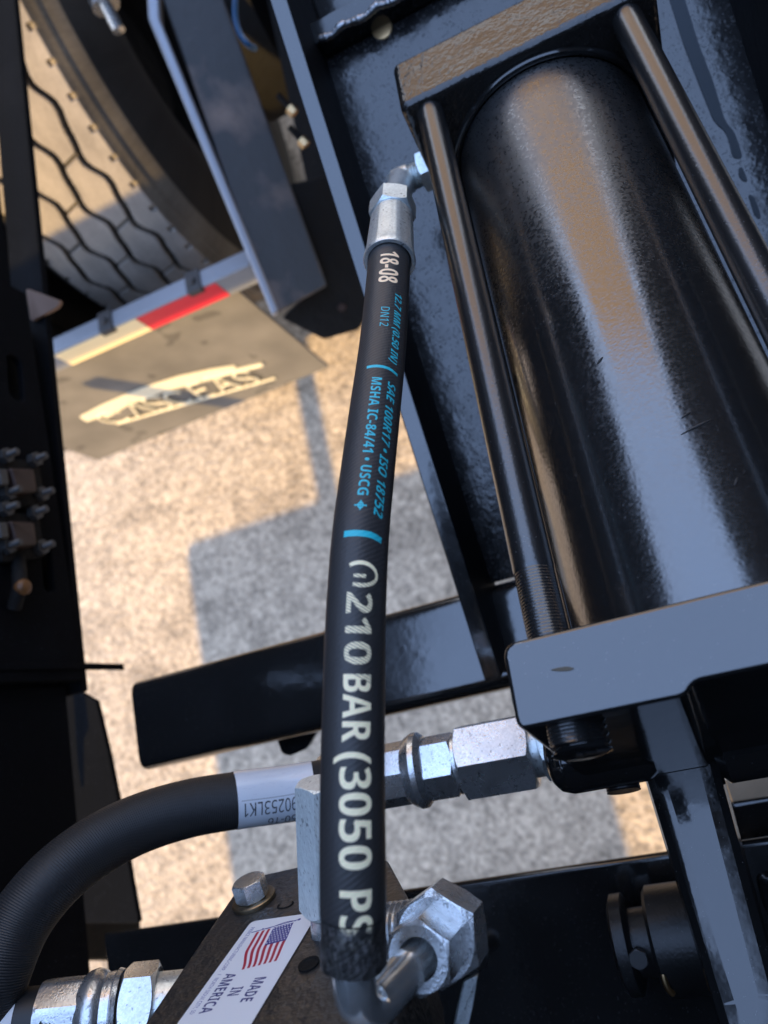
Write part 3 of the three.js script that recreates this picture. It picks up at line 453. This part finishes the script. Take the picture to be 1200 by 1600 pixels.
// ------------------------------------------------------------------ valve block with sticker
const VN = V(0, 0.30, -0.954).normalize(), VU = V(0, 0.954, 0.30).normalize();
{
  const p0 = at(385, 1372, 0.37); const t = thing('valve_block', 'black cast hydraulic valve block with a flag sticker', 'valve block', at(450, 1480, 0.33));
  const L = (x, y) => onP(x, y, p0, VN);
  part('body', plate([[384, 1371], [470, 1352], [605, 1341], [636, 1398], [640, 1480], [600, 1700], [150, 1700], [224, 1600], [322, 1457], [373, 1383]], p0, VN, 0.05, 0.002, 0.002), M.cast, t);
  const sA = L(386, 1440), sB = L(481, 1428); const x0 = L(393, 1441).x, vT = L(393, 1441).sub(p0).dot(VU);
  const stM = phys({ roughness: 0.45, color: rgb(0.86, 0.86, 0.86), map: canvasTex(512, 1024, (g, w, hh) => {
    g.fillStyle = '#f1f2f4'; g.fillRect(0, 0, w, hh);
    g.save(); g.scale(w / 33, w / 33);                               // millimetres
    const bez = (a, b, c, v) => { const m = v < 0.45 ? [a, b, v / 0.45] : [b, c, (v - 0.45) / 0.55]; const k = m[2] * m[2] * (3 - 2 * m[2]) * 0.6 + m[2] * 0.4; return [m[0][0] + (m[1][0] - m[0][0]) * k, m[0][1] + (m[1][1] - m[0][1]) * m[2]]; };
    const F = (u, v) => { const l = bez([7.2, 8.6], [8.2, 20], [12.8, 32.4], v), r = bez([23.4, 5.2], [25.2, 16.6], [26.9, 29.4], v); return [l[0] + (r[0] - l[0]) * u, l[1] + (r[1] - l[1]) * u]; };
    const quad = (u0, u1, v0, v1, c) => { g.fillStyle = c; g.beginPath(); for (let k = 0; k <= 12; k++) { const q = F(u0, v0 + (v1 - v0) * k / 12); k ? g.lineTo(...q) : g.moveTo(...q); } for (let k = 12; k >= 0; k--) g.lineTo(...F(u1, v0 + (v1 - v0) * k / 12)); g.fill(); };
    for (let i = 0; i < 13; i++) quad(i / 13, (i + 1) / 13, 0, 1, i % 2 ? '#f3f0f2' : '#b81f3a');
    quad(6 / 13, 1, 0, 0.46, '#2b2d86');
    g.fillStyle = '#ffffff'; for (let i = 0; i < 7; i++) for (let j = 0; j < 7; j++) { const q = F(0.49 + i * 0.074 + (j % 2) * 0.03, 0.03 + j * 0.062); g.beginPath(); g.arc(q[0], q[1], 0.36, 0, 7); g.fill(); }
    g.strokeStyle = '#2b2d86'; g.lineWidth = 0.55; g.beginPath(); g.moveTo(4.5, 8.4); g.lineTo(25.2, 3.6); g.stroke(); g.lineWidth = 0.4; g.beginPath(); g.moveTo(9, 6.4); g.bezierCurveTo(12, 9.5, 18, 2.0, 24, 4.4); g.stroke(); g.fillStyle = '#2b2d86'; g.beginPath(); g.arc(25.4, 3.6, 0.7, 0, 7); g.fill();
    g.fillStyle = '#2c2f72'; g.textAlign = 'center'; g.textBaseline = 'middle';
    const word = (t, u, v, px, wd, wt = '') => { g.save(); g.translate(u, v); g.rotate(Math.PI / 2); g.font = `${wt} 20px sans-serif`; const m = g.measureText(t).width; g.scale(wd / m, px / 20); g.fillText(t, 0, 0); g.restore(); };
    word('MADE', 24.6, 44.4, 7.0, 13.2, 'bold'); word('IN', 16.8, 44.6, 7.0, 5.0, 'bold'); word('AMERICA', 9.2, 44.2, 7.0, 20.8, 'bold');
    g.fillStyle = '#4c4f96'; word('PRINCE MANUFACTURING CORP.   /   NORTH SIOUX CITY, SD', 3.4, 29.5, 2.7, 50);
    g.restore();
  }) });
  // sticker sheet with rounded corners and its own uv
  const shp = roundPoly([[x0, -vT - 0.066], [x0 + 0.033, -vT - 0.066], [x0 + 0.033, -vT], [x0, -vT]], 0.003), sg = new THREE.ShapeGeometry(shp, 8), sp = sg.attributes.position, su = sg.attributes.uv;
  for (let i = 0; i < sp.count; i++) su.setXY(i, (sp.getX(i) - x0) / 0.033, 1 - (-sp.getY(i) - vT) / 0.066);
  sg.applyMatrix4(basis(p0.clone().setX(0).addScaledVector(VN, 0.0004), UX, VU.clone().negate(), VN));
  part('sticker', sg, stM, t, 'white sticker with a flag and the words MADE IN AMERICA');
  const bq = L(398, 1409); const bolt = part('bolt', hex(bq.clone().addScaledVector(VN, 0.0022), VN, 0.0085, 0.0068, { rot: 0.3 }), M.zinc, t);
  part('washer', turn(bq, VN, [[0, 0.004], [0, 0.0098], [0.001, 0.0102], [0.0018, 0.0102], [0.0022, 0.0096], [0.0022, 0.004]], 40), phys({ color: rgb(0.45, 0.36, 0.24), metalness: 1, roughness: 0.4, map: rep(T.zinc, 9) }), t, 'yellow-stained washer under the bolt');
  const mk = (pts) => extr(roundPoly(pts, 0), basis(V(0, 0, 0), UX, UY, UZ), 0.001, 0);
  const cc = L(446, 1414), Lc = []; for (let k = 0; k <= 12; k++) { const a = -0.6 + 3.9 * k / 12; Lc.push(cc.clone().addScaledVector(UX, Math.cos(a) * 0.0036).addScaledVector(VU, Math.sin(a) * 0.0026)); }
  part('stamped_mark', sweep(Lc, 0.0005, { m: 8, n: 24, ref: VN }), M.dark, t);
  const hq = L(483, 1508); part('bolt_hole', turn(hq, VN, [[0.0002, 0], [0.0002, 0.0042], [0.0008, 0.0042], [0.0008, 0.0034], [0.0004, 0.003], [0.0004, 0]], 24), M.dark, t);

  // relief cartridge standing out of the block face behind the hose
  const rv = thing('relief_cartridge', 'pale zinc plated cartridge standing behind the main hose', 'valve cartridge', L(505, 1448));
  const b0 = at(512, 1470, 0.30), d = at(503, 1222, 0.30).sub(b0).normalize();
  part('body', hex(b0.clone().addScaledVector(d, 0.012), d, at(503, 1222, 0.30).distanceTo(b0) - 0.012, 0.0096, { rot: 0.35, c0: 2.4, c1: 0.8 }), phys({ color: rgb(1.25, 1.32, 1.28), map: rep(T.zinc, 22, 5), metalness: 0.45, roughness: 0.42, bumpMap: rep(T.grain, 14), bumpScale: 0.0001 }), rv);
  part('neck', turn(b0.clone().addScaledVector(d, -0.012), d, [[0, 0], [0, 0.0066], [0.022, 0.0066], [0.025, 0.0085], [0.025, 0]], 32), M.zinc, rv);
}
// ------------------------------------------------------------------ main hose
const hosePts = [[612, 352, 0.382], [609, 395, 0.365], [606, 440, 0.352], [598, 540, 0.325], [586, 640, 0.300], [574, 740, 0.282], [563, 840, 0.266], [556, 960, 0.254], [553, 1080, 0.245], [551, 1200, 0.237], [551, 1320, 0.231], [552, 1420, 0.228], [553, 1505, 0.227]].map((q) => at(...q));
const E0 = cp(-0.0755, -0.301, -0.425);
{
  const t = thing('main_hose', 'black hydraulic hose with cream and blue print crossing the middle of the picture', 'hose', at(553, 1505, 0.227));
  const curve = new THREE.CatmullRomCurve3(hosePts, false, 'centripetal'); const len = curve.getLength(); const R = 0.0102;
  // place along the hose for a picture height
  const sp0 = curve.getSpacedPoints(600), tab = sp0.map((p, i) => { const tg = sp0[Math.min(600, i + 1)].clone().sub(sp0[Math.max(0, i - 1)]).normalize(); const c = CF.clone().negate(); c.addScaledVector(tg, -c.dot(tg)).normalize(); const d = p.clone().addScaledVector(c, R).sub(EYE); return 800 + FPX * d.dot(CD) / d.dot(CF); });
  const sOf = (y) => { for (let i = 1; i <= 600; i++) if (tab[i] >= y) return (i - 1 + (y - tab[i - 1]) / (tab[i] - tab[i - 1])) / 600; return 1; };
  const CW = 2048, CH = 512;
  const hm = canvasTex(CW, CH, (g) => {
    g.fillStyle = '#302f2f'; g.fillRect(0, 0, CW, CH);
    for (let i = 0; i < 9000; i++) { g.fillStyle = `rgba(${rnd() > 0.5 ? '90,86,80' : '8,8,8'},${0.05 + rnd() * 0.10})`; g.fillRect(rnd() * CW, rnd() * CH, 1 + rnd() * 14, 1); }
    const U = (y) => sOf(y) * CW; const pxm = CH / (2 * Math.PI * R); const Vv = (deg) => CH * (0.5 + deg / 360);     // deg: to the right of the line that faces the lens
    // canvas y grows downwards while v grows upwards: row for an angle
    const row = (deg) => CH - Vv(deg);
    const word = (s, y0, y1, deg, capDeg, col, o = {}) => { g.save(); const u0 = U(y0), u1 = U(y1); const cap = capDeg / 360 * CH; const fs = cap / 0.72; g.font = `${o.it ? 'italic ' : ''}${o.w || 'bold'} ${fs}px sans-serif`; g.textAlign = 'left'; g.textBaseline = 'alphabetic'; const m = g.measureText(s).width; g.translate(u0, row(deg) + cap / 2); g.scale((u1 - u0) / m, 1); g.fillStyle = col; g.fillText(s, 0, 0); g.restore(); };
    const cream = '#f7e6ba', blue = '#2bb2be', pink = '#f7d3aa';
    word('18-08', 391, 441, 2, 50, pink, { w: 'bold' });
    word('12.7 MM (0.50 IN)', 452, 560, 33, 20, blue, { it: 1 }); word('DN12', 478, 510, 0, 21, blue, { w: 'normal' });
    const bar = (y, w, a0, a1) => { g.strokeStyle = blue; g.lineWidth = w; g.beginPath(); for (let k = 0; k <= 12; k++) { const q = k / 12, dg = a0 + (a1 - a0) * q; const u = U(y) + (k > 8 ? (k - 8) * 1.2 : 0); k ? g.lineTo(u, row(dg)) : g.moveTo(u, row(dg)); } g.stroke(); };
    bar(572, 10, -30, 48); bar(833, 14, -32, 48);
    word('SAE 100R17 • ISO 18752', 590, 800, 35, 22, blue, { it: 1 }); word('MSHA IC-84/41 • USCG', 588, 775, -2, 23, blue, { w: 'bold' });
    g.strokeStyle = blue; g.lineWidth = 4; { const u = U(789), r = row(-4); g.beginPath(); g.moveTo(u - 12, r); g.lineTo(u + 12, r); g.moveTo(u, r - 18); g.lineTo(u, r + 18); g.stroke(); g.beginPath(); g.arc(u, r, 7, 0, 7); g.stroke(); }
    // round mark, then the pressure rating
    g.strokeStyle = cream; g.lineWidth = 9; g.lineCap = 'butt'; { const u = U(893), r = row(8); g.beginPath(); g.ellipse(u + 4, r, 24, 46, 0, Math.PI * 0.75, Math.PI * 2.15); g.stroke(); g.beginPath(); g.moveTo(u + 8, r - 14); g.lineTo(u + 8, r + 20); g.lineWidth = 8; g.stroke(); }
    word('210', 922, 1040, 8, 50, cream); word('BAR', 1048, 1160, 8, 52, cream); word('(3050', 1172, 1362, 8, 56, cream); word('PSI', 1386, 1494, 8, 56, cream);
    // hatching over the 210 lets the black through
    g.strokeStyle = 'rgba(38,37,36,0.75)'; g.lineWidth = 1.6; for (let u = U(922) - 60; u < U(1040); u += 6) { g.beginPath(); g.moveTo(u, row(-30)); g.lineTo(u + 40, row(46)); g.stroke(); }
    // scuffed end of the hose
    const uS = U(1450); g.fillStyle = 'rgba(30,29,28,0.55)'; g.fillRect(uS + 14, 0, CW, CH); for (let i = 0; i < 9000; i++) { const u = uS + Math.pow(rnd(), 0.8) * (CW - uS); g.fillStyle = `rgba(${rnd() > 0.72 ? '110,108,106' : '26,25,24'},${0.10 + rnd() * 0.3})`; g.fillRect(u, rnd() * CH, 2 + rnd() * 16, 1 + rnd() * 10); }
    g.strokeStyle = 'rgba(10,10,10,0.9)'; g.lineWidth = 3; g.beginPath(); g.moveTo(uS, 0); g.lineTo(uS + 3, CH); g.stroke();
  });
  const nb = tex(512, (x, y) => 0.5 + 0.25 * Math.sin((x * 60 + y * 22) * Math.PI * 2) + 0.5 * (fbm(x, y, 60, 501, 3) - 0.5));
  const hb = nb.clone(); hb.repeat.set(3, 1); hb.needsUpdate = true;
  part('hose', sweep(curve, (u) => R + (u > 0.955 ? -0.0002 : 0), { n: 220, m: 48, unit: true, dr: (u, a) => u > 0.955 ? 0.00022 * Math.sin(a * 7 + u * 210) * Math.sin(a * 3 - u * 90) : 0 }), phys({ map: hm, color: rgb(1.15, 1.15, 1.15), roughness: 0.5, ior: 1.5, bumpMap: hb, bumpScale: 0.00012 }), t);
  // upper ferrule and swivel nut
  const f0 = at(608.5, 410, 0.360), f1 = at(613, 336, 0.388), fd = f1.clone().sub(f0), fl = fd.length(); fd.normalize();
  const fg = []; const nS = 96; { const prof = [[0.004, 0.0102], [0, 0.0106], [0, 0.0122], [0.0012, 0.0126], [0.004, 0.0124], [0.010, 0.0118], [fl - 0.006, 0.0110], [fl, 0.0094], [fl, 0.004]];
    const lg = new THREE.LatheGeometry(prof.map(([s, r]) => new THREE.Vector2(r, s)), nS); const p = lg.attributes.position; for (let i = 0; i < p.count; i++) { const x = p.getX(i), z = p.getZ(i), y = p.getY(i), a = Math.atan2(z, x), r = Math.hypot(x, z); if (r > 0.0108 && y > 0.003) { const fl8 = Math.cos(((a + 7) % (Math.PI / 4)) - Math.PI / 8); const k = 1 + (0.955 / Math.max(0.955, fl8) - 1) * 0.9; const m = fl8 > 0.97 ? 0.985 : 1.0; p.setX(i, x * m); p.setZ(i, z * m); } } lg.applyMatrix4(axisBasis(f0, fd)); fg.push(smooth(lg, 0.5)); }
  part('ferrule', fg, M.zincPale, t, 'crimped zinc ferrule at the upper hose end');
  part('swivel_nut', hex(f1.clone().addScaledVector(fd, -0.002), fd, 0.0145, 0.0106, { rot: 0.55, c0: 1.3 }), M.zincPale, t);
  // lower end: bent steel tube and its nut
  const by = [[553, 1488, 0.2275], [554, 1530, 0.226], [560, 1562, 0.2275], [582, 1572, 0.233], [615, 1540, 0.2415], [650, 1500, 0.2520], [690, 1455, 0.2650]].map((q) => at(...q));
  part('elbow_tube', sweep(by, 0.0066, { n: 70, m: 40 }), phys({ color: rgb(0.95, 0.98, 0.97), metalness: 0.88, roughness: 0.2, bumpMap: rep(T.peel, 30), bumpScale: 0.00004 }), t, 'bright bent steel tube at the lower hose end');
  const nA = at(653, 1499, 0.247); part('tube_nut', hex(nA.clone().addScaledVector(UY, -0.017), UY, 0.017, 0.0106, { rot: 0.2, bore: 0.0068, c0: 1 }), M.zinc, t);
}
// elbow fitting at the far cylinder port
{
  const t = thing('elbow_fitting', 'zinc elbow fitting with lock nut in the side port of the far cap', 'fitting', E0);
  const f1 = at(613, 336, 0.388); const d = f1.clone().sub(E0).normalize();
  part('lock_nut', hex(cp(-0.0535, -0.301, -0.425), V(-1, 0, 0), 0.0085, 0.0118, { rot: 0.2 }), M.zincPale, t);
  part('thread', thread(cp(-0.0615, -0.301, -0.425), V(-1, 0, 0), 0.009, 0.0082, 0.0016), M.zincPale, t);
  part('body', [turn(cp(-0.069, -0.301, -0.425), V(-1, 0, 0), [[0, 0], [0, 0.0088], [0.003, 0.0092], [0.010, 0.009], [0.0145, 0.006], [0.0155, 0]], 32), turn(E0, d, [[-0.004, 0], [-0.003, 0.0082], [0.004, 0.0088], [E0.distanceTo(f1) - 0.012, 0.0072], [E0.distanceTo(f1) - 0.012, 0]], 32)], M.zincPale, t);
}
// hex adapter under the lower elbow tube
{
  const c = at(653, 1499, 0.247); const t = thing('hex_adapter', 'large zinc hex adapter under the bent hose tube, threaded at its left', 'hex adapter', c.clone().addScaledVector(UY, -0.03));
  part('hex_body', hex(c.clone().addScaledVector(UY, -0.0315).add(V(0.0015, 0, -0.001)), UY, 0.0165, 0.0142, { rot: 0.12 }), M.zinc, t);
  const q = c.clone().addScaledVector(UY, -0.030); part('thread', thread(q.clone().add(V(-0.027, 0.004, -0.002)), UX, 0.018, 0.0105, 0.0022), M.zinc, t);
  part('stem', turn(c.clone().addScaledVector(UY, -0.09), UY, [[0.045, 0], [0.045, 0.011], [0.062, 0.011], [0.062, 0]], 32), M.zinc, t);
}
// ------------------------------------------------------------------ large hose from the left to the near cap port
const hoseRub = (rpt) => phys({ color: rgb(0.020, 0.020, 0.021), roughness: 0.5, bumpMap: rpt, bumpScale: 0.00025 });
{
  const rib = tex(512, (x, y) => 0.5 + 0.5 * Math.sin((x * 40 + y * 6) * Math.PI * 2)); const rb = rib.clone(); rb.repeat.set(24, 14); rb.needsUpdate = true;
  const dF = 0.43; const path = [[-40, 1640, 0.34], [-8, 1530, 0.345], [30, 1442, 0.355], [80, 1378, 0.365], [140, 1328, 0.378], [210, 1290, 0.392], [290, 1264, 0.405], [370, 1250, 0.415], [460, 1238, 0.425], [560, 1219, 0.43], [620, 1207, 0.43]].map((q) => at(...q));
  const t = thing('large_hose', 'thick black hose curving from the bottom left to the near cap port', 'hose', path[8]);
  const R = (u) => 0.0148; const curve = new THREE.CatmullRomCurve3(path, false, 'centripetal');
  part('hose', sweep(curve, 0.0150, { n: 160, m: 48 }), hoseRub(rb), t);
  // wrap-round paper label
  const colOf = (q) => { const e = q.clone().sub(EYE); return 600 + FPX * e.dot(CR) / e.dot(CF); }, all = curve.getSpacedPoints(400), lp = all.filter((q, i) => i % 4 === 0 && colOf(q) > 362 && colOf(q) < 494);
  const lab = canvasTex(512, 512, (g, w, h) => { g.fillStyle = '#dfe4ea'; g.fillRect(0, 0, w, h); g.fillStyle = 'rgba(140,150,170,0.25)'; for (let i = 0; i < 300; i++) g.fillRect(rnd() * w, rnd() * h, rnd() * 30, 1);
    g.strokeStyle = 'rgba(90,90,90,0.5)'; g.lineWidth = 2; g.beginPath(); g.moveTo(20, 232); g.lineTo(512, 232); g.stroke();
    g.save(); g.translate(505, 0); g.rotate(Math.PI); g.fillStyle = '#33363c'; g.textAlign = 'right'; g.textBaseline = 'alphabetic'; g.font = '46px sans-serif'; g.translate(0, 0);
    const wd = (s, x, y, ww, px) => { g.save(); g.font = `${px}px sans-serif`; const m = g.measureText(s).width; g.translate(x, y); g.scale(ww / m, 1); g.textAlign = 'left'; g.fillText(s, 0, 0); g.restore(); };
    wd('0890253LK1', 30, -240, 455, 54); wd('-2050-16', 20, -296, 300, 50); g.restore(); });
  part('label', sweep(lp, 0.0153, { n: 24, m: 64, unit: true }), phys({ map: lab, color: rgb(0.9, 0.9, 0.9), roughness: 0.28, clearcoat: 0.6, clearcoatRoughness: 0.15 }), t, 'white wrap-round label printed 0890253LK1 and -2050-16');
  const a = at(560, 1220, 0.43), b = at(858, 1167, 0.405), d = b.clone().sub(a), L = d.length(); d.normalize(); const at2 = (x) => { // distance along the axis for a picture column
    const q = (s) => { const p = a.clone().addScaledVector(d, s).sub(EYE); return 600 + FPX * p.dot(CR) / p.dot(CF); }; let lo = -0.1, hi = L + 0.1; for (let i = 0; i < 40; i++) { const m = (lo + hi) / 2; if (q(m) < x) lo = m; else hi = m; } return lo; };
  const s0 = at2(580), s1 = at2(640), s2 = at2(668), s3 = at2(718), s4 = at2(830), s5 = at2(868);
  const P = (s) => a.clone().addScaledVector(d, s);
  { const lg = new THREE.LatheGeometry([[at2(505), 0.014], [at2(505), 0.0172], [s1, 0.0172], [s1, 0.010]].flatMap((q, i, A) => i === 1 ? [q, [s0, 0.0174]] : [q]).map(([s, r]) => new THREE.Vector2(r, s)), 96);
    const p = lg.attributes.position; for (let i = 0; i < p.count; i++) { const x = p.getX(i), z = p.getZ(i), an = Math.atan2(z, x) + 7, m = (an % (Math.PI / 4)) - Math.PI / 8, r = Math.hypot(x, z); if (r > 0.0165) { const k = Math.min(r, 0.0160 / Math.cos(m)) / r; p.setX(i, x * k); p.setZ(i, z * k); } } lg.applyMatrix4(axisBasis(a, d));
    part('ferrule', [smooth(lg, 0.35), turn(P(0), d, [[s1 - 0.001, 0.0168], [s1 + 0.001, 0.0185], [s1 + 0.005, 0.0205], [s1 + 0.008, 0.0203], [s1 + 0.011, 0.0175], [s1 + 0.012, 0.012]], 48)], M.zinc, t, 'crimped zinc ferrule with a swollen collar'); }
  part('hose_stem', hex(P(s2), d, s3 - s2 - 0.001, 0.0152, { rot: 0.3, c0: 0.5 }), M.zinc, t);
  part('swivel_nut', [hex(P(s3 + 0.001), d, s4 - s3, 0.0185, { rot: 0.50, bore: 0.012 }), turn(P(s3 - 0.001), d, [[0, 0], [0, 0.0165], [0.003, 0.0165], [0.003, 0]], 40)], M.zinc, t);
  part('port_adapter', [turn(P(s4 + 0.001), d, [[0, 0], [0, 0.0145], [0.004, 0.0145], [0.004, 0]], 40), hex(P(s4 + 0.005), d, 0.012, 0.0150, { rot: 0.25 }), turn(P(s4 + 0.016), d, [[0, 0], [0, 0.012], [0.02, 0.012], [0.02, 0]], 32)], M.zincPale, t);
}
// ------------------------------------------------------------------ second hose end at the bottom left, into the valve block
{
  const a = at(-60, 1606, 0.342), b = at(290, 1570, 0.352), d = b.clone().sub(a), L = d.length(); d.normalize(); const P = (s) => a.clone().addScaledVector(d, s);
  const q = (s) => { const p = P(s).sub(EYE); return 600 + FPX * p.dot(CR) / p.dot(CF); }; const at2 = (x) => { let lo = -0.1, hi = L + 0.1; for (let i = 0; i < 40; i++) { const m = (lo + hi) / 2; if (q(m) < x) lo = m; else hi = m; } return lo; };
  const t = thing('short_hose', 'ribbed black hose end with crimped fitting at the bottom left corner', 'hose', P(at2(60)));
  const R0 = 0.0135; const rib = tex(256, (x, y) => 0.5 + 0.5 * Math.sin((x * 30 + y * 3) * Math.PI * 2)); const rb = rib.clone(); rb.repeat.set(22, 10); rb.needsUpdate = true;
  const hx0 = at2(-58), hx1 = at2(80); const hw = hx1 - hx0;
  part('hose', sweep([P(hx0), P((hx0 + hx1) / 2), P(hx1)], R0, { n: 40, m: 48 }), hoseRub(rb), t);
  part('print', sweep([P(at2(6)), P(at2(36)), P(at2(66))], R0 + 0.0002, { n: 20, m: 64, unit: true }), phys({ roughness: 0.5, color: rgb(1, 1, 1), map: canvasTex(256, 512, (g, w, h) => { g.fillStyle = '#1b1b1c'; g.fillRect(0, 0, w, h); g.fillStyle = '#dcd3b4'; g.font = 'bold 76px sans-serif'; g.save(); g.translate(10, 322); g.fillText('17 (', 0, 0); g.restore(); }) }), t, 'cream print on the black hose');
  part('label', sweep([P(at2(-40)), P(at2(-5)), P(at2(34))], R0 + 0.0005, { n: 20, m: 64, unit: true }), phys({ roughness: 0.35, color: rgb(0.9, 0.9, 0.9), map: canvasTex(512, 512, (g, w, h) => { g.fillStyle = '#dadada'; g.fillRect(0, 0, w, h); g.fillStyle = '#333'; g.font = '60px sans-serif'; g.fillText('0253LK1', 225, 262); g.fillStyle = '#8fa3b8'; g.fillRect(0, 280, w, 110); }) }), t, 'white wrap-round label ending in LK1');
  const s0 = at2(66), s1 = at2(132), s2 = at2(150), s3 = at2(188), s4 = at2(248), s5 = at2(266);
  { const lg = new THREE.LatheGeometry([[s0, 0.012], [s0, 0.0158], [s0 + 0.002, 0.0164], [s1, 0.0164], [s1, 0.012]].map(([s, r]) => new THREE.Vector2(r, s)), 96); const p = lg.attributes.position; for (let i = 0; i < p.count; i++) { const x = p.getX(i), z = p.getZ(i), an = Math.atan2(z, x) + 7.3, m = (an % (Math.PI / 4)) - Math.PI / 8, r = Math.hypot(x, z); if (r > 0.0155) { const k = Math.min(r, 0.0154 / Math.cos(m)) / r; p.setX(i, x * k); p.setZ(i, z * k); } } lg.applyMatrix4(axisBasis(a, d));
    part('ferrule', [smooth(lg, 0.35), turn(P(0), d, [[s1 - 0.001, 0.0155], [s1 + 0.002, 0.0178], [s2, 0.0186], [s2 + 0.003, 0.0180], [s2 + 0.005, 0.0165], [s3 - 0.002, 0.0168], [s3 - 0.001, 0.0178], [s3 + 0.001, 0.0172], [s3 + 0.001, 0.010]], 48)], M.zinc, t); }
  const g0 = P((s0 + s1) / 2 - 0.002); part('paint_mark', sweep([0, 1, 2].map((k) => g0.clone().addScaledVector(CF, -0.0150 + k * 0.0006).addScaledVector(CD, -0.0075 + k * 0.004).addScaledVector(d, -k * 0.0012)), 0.0022, { m: 10, n: 8 }), phys({ color: rgb(0.02, 0.22, 0.05), roughness: 0.6 }), t, 'green paint mark on the ferrule');
  part('swivel_nut', hex(P(s3 + 0.002), d, s4 - s3 - 0.002, 0.0172, { rot: 0.5 }), M.zinc, t);
  part('port_adapter', [turn(P(s4 - 0.001), d, [[0, 0], [0, 0.0145], [0.03, 0.0145], [0.03, 0]], 40)], M.zincPale, t);
}
// ------------------------------------------------------------------ panels added out of view to shade the scene and show in its paint
{
  const t = thing('added_deck', 'grey steel slab added unseen left of the truck rail to cast a ground shadow', 'deck', V(-1.05, 0.86, 0.9));  // invented slab, out of view, that casts the ground shadow
  part('shadow_plate', block(V(0, 0, 0), UX, UY, UZ, -1.467, -0.64, 0.87, 0.90, 0.46, 1.7, 0.004), M.old, t);
  part('shadow_bar', block(V(0, 0, 0), UX, UY, UZ, -1.095, -1.055, 0.87, 0.895, -0.28, 0.458, 0.003), M.old, t);  // added for the thin shadow line on ground and flap
  const b = thing('added_bar', 'grey steel bar added unseen beside the truck to shade the lower tyre', 'bar', V(-1.02, 1.38, 0.0));  // invented bar whose shadow darkens the lower tread
  part('bar', block(V(0, 0, 0), UX, UY, UZ, -1.45, -0.6, 1.24, 1.475, -0.01, 0.01, 0.004), M.old, b);
  const c = thing('added_tan_box', 'tan box added unseen ahead of the trough for its gold reflection', 'truck cab', V(0.1, 0.9, -3.2));  // invented box, out of view, that gives the gold streak on the barrel
  part('gold_reflector', block(V(0, 0, 0), UX, UY, UZ, -0.65, 1.1, 1.75, 3.25, -3.6, -2.9, 0.05), phys({ color: rgb(0.60, 0.45, 0.29), roughness: 0.6 }), c);
  const d = thing('platform', 'black steel platform added over the rear beam for shade and black reflections', 'platform', V(0.3, 2.1, 0.9));  // invented panels standing in for the viewer as dark reflections
  part('deck', block(V(0, 0, 0), UX, UY, UZ, -0.45, 1.6, 2.1, 2.14, 0.22, 1.9, 0.004), M.dark, d);
  part('sky_blocker', block(V(0, 0, 0), UX, UY, UZ, -0.45, 1.6, 0.75, 2.09, 0.85, 0.87, 0.004), M.dark, d);
  const r = thing('added_wall', 'black steel wall added unseen right of the trough to darken reflections', 'added panel', V(0.62, 0.9, 0));  // unseen wall put in to keep reflections from the right dark
  part('panel', block(V(0, 0, 0), UX, UY, UZ, 0.62, 0.63, 0.8, 2.3, -1.4, 0.84, 0.003), M.dark, r);
}
renderer.render(scene, camera);
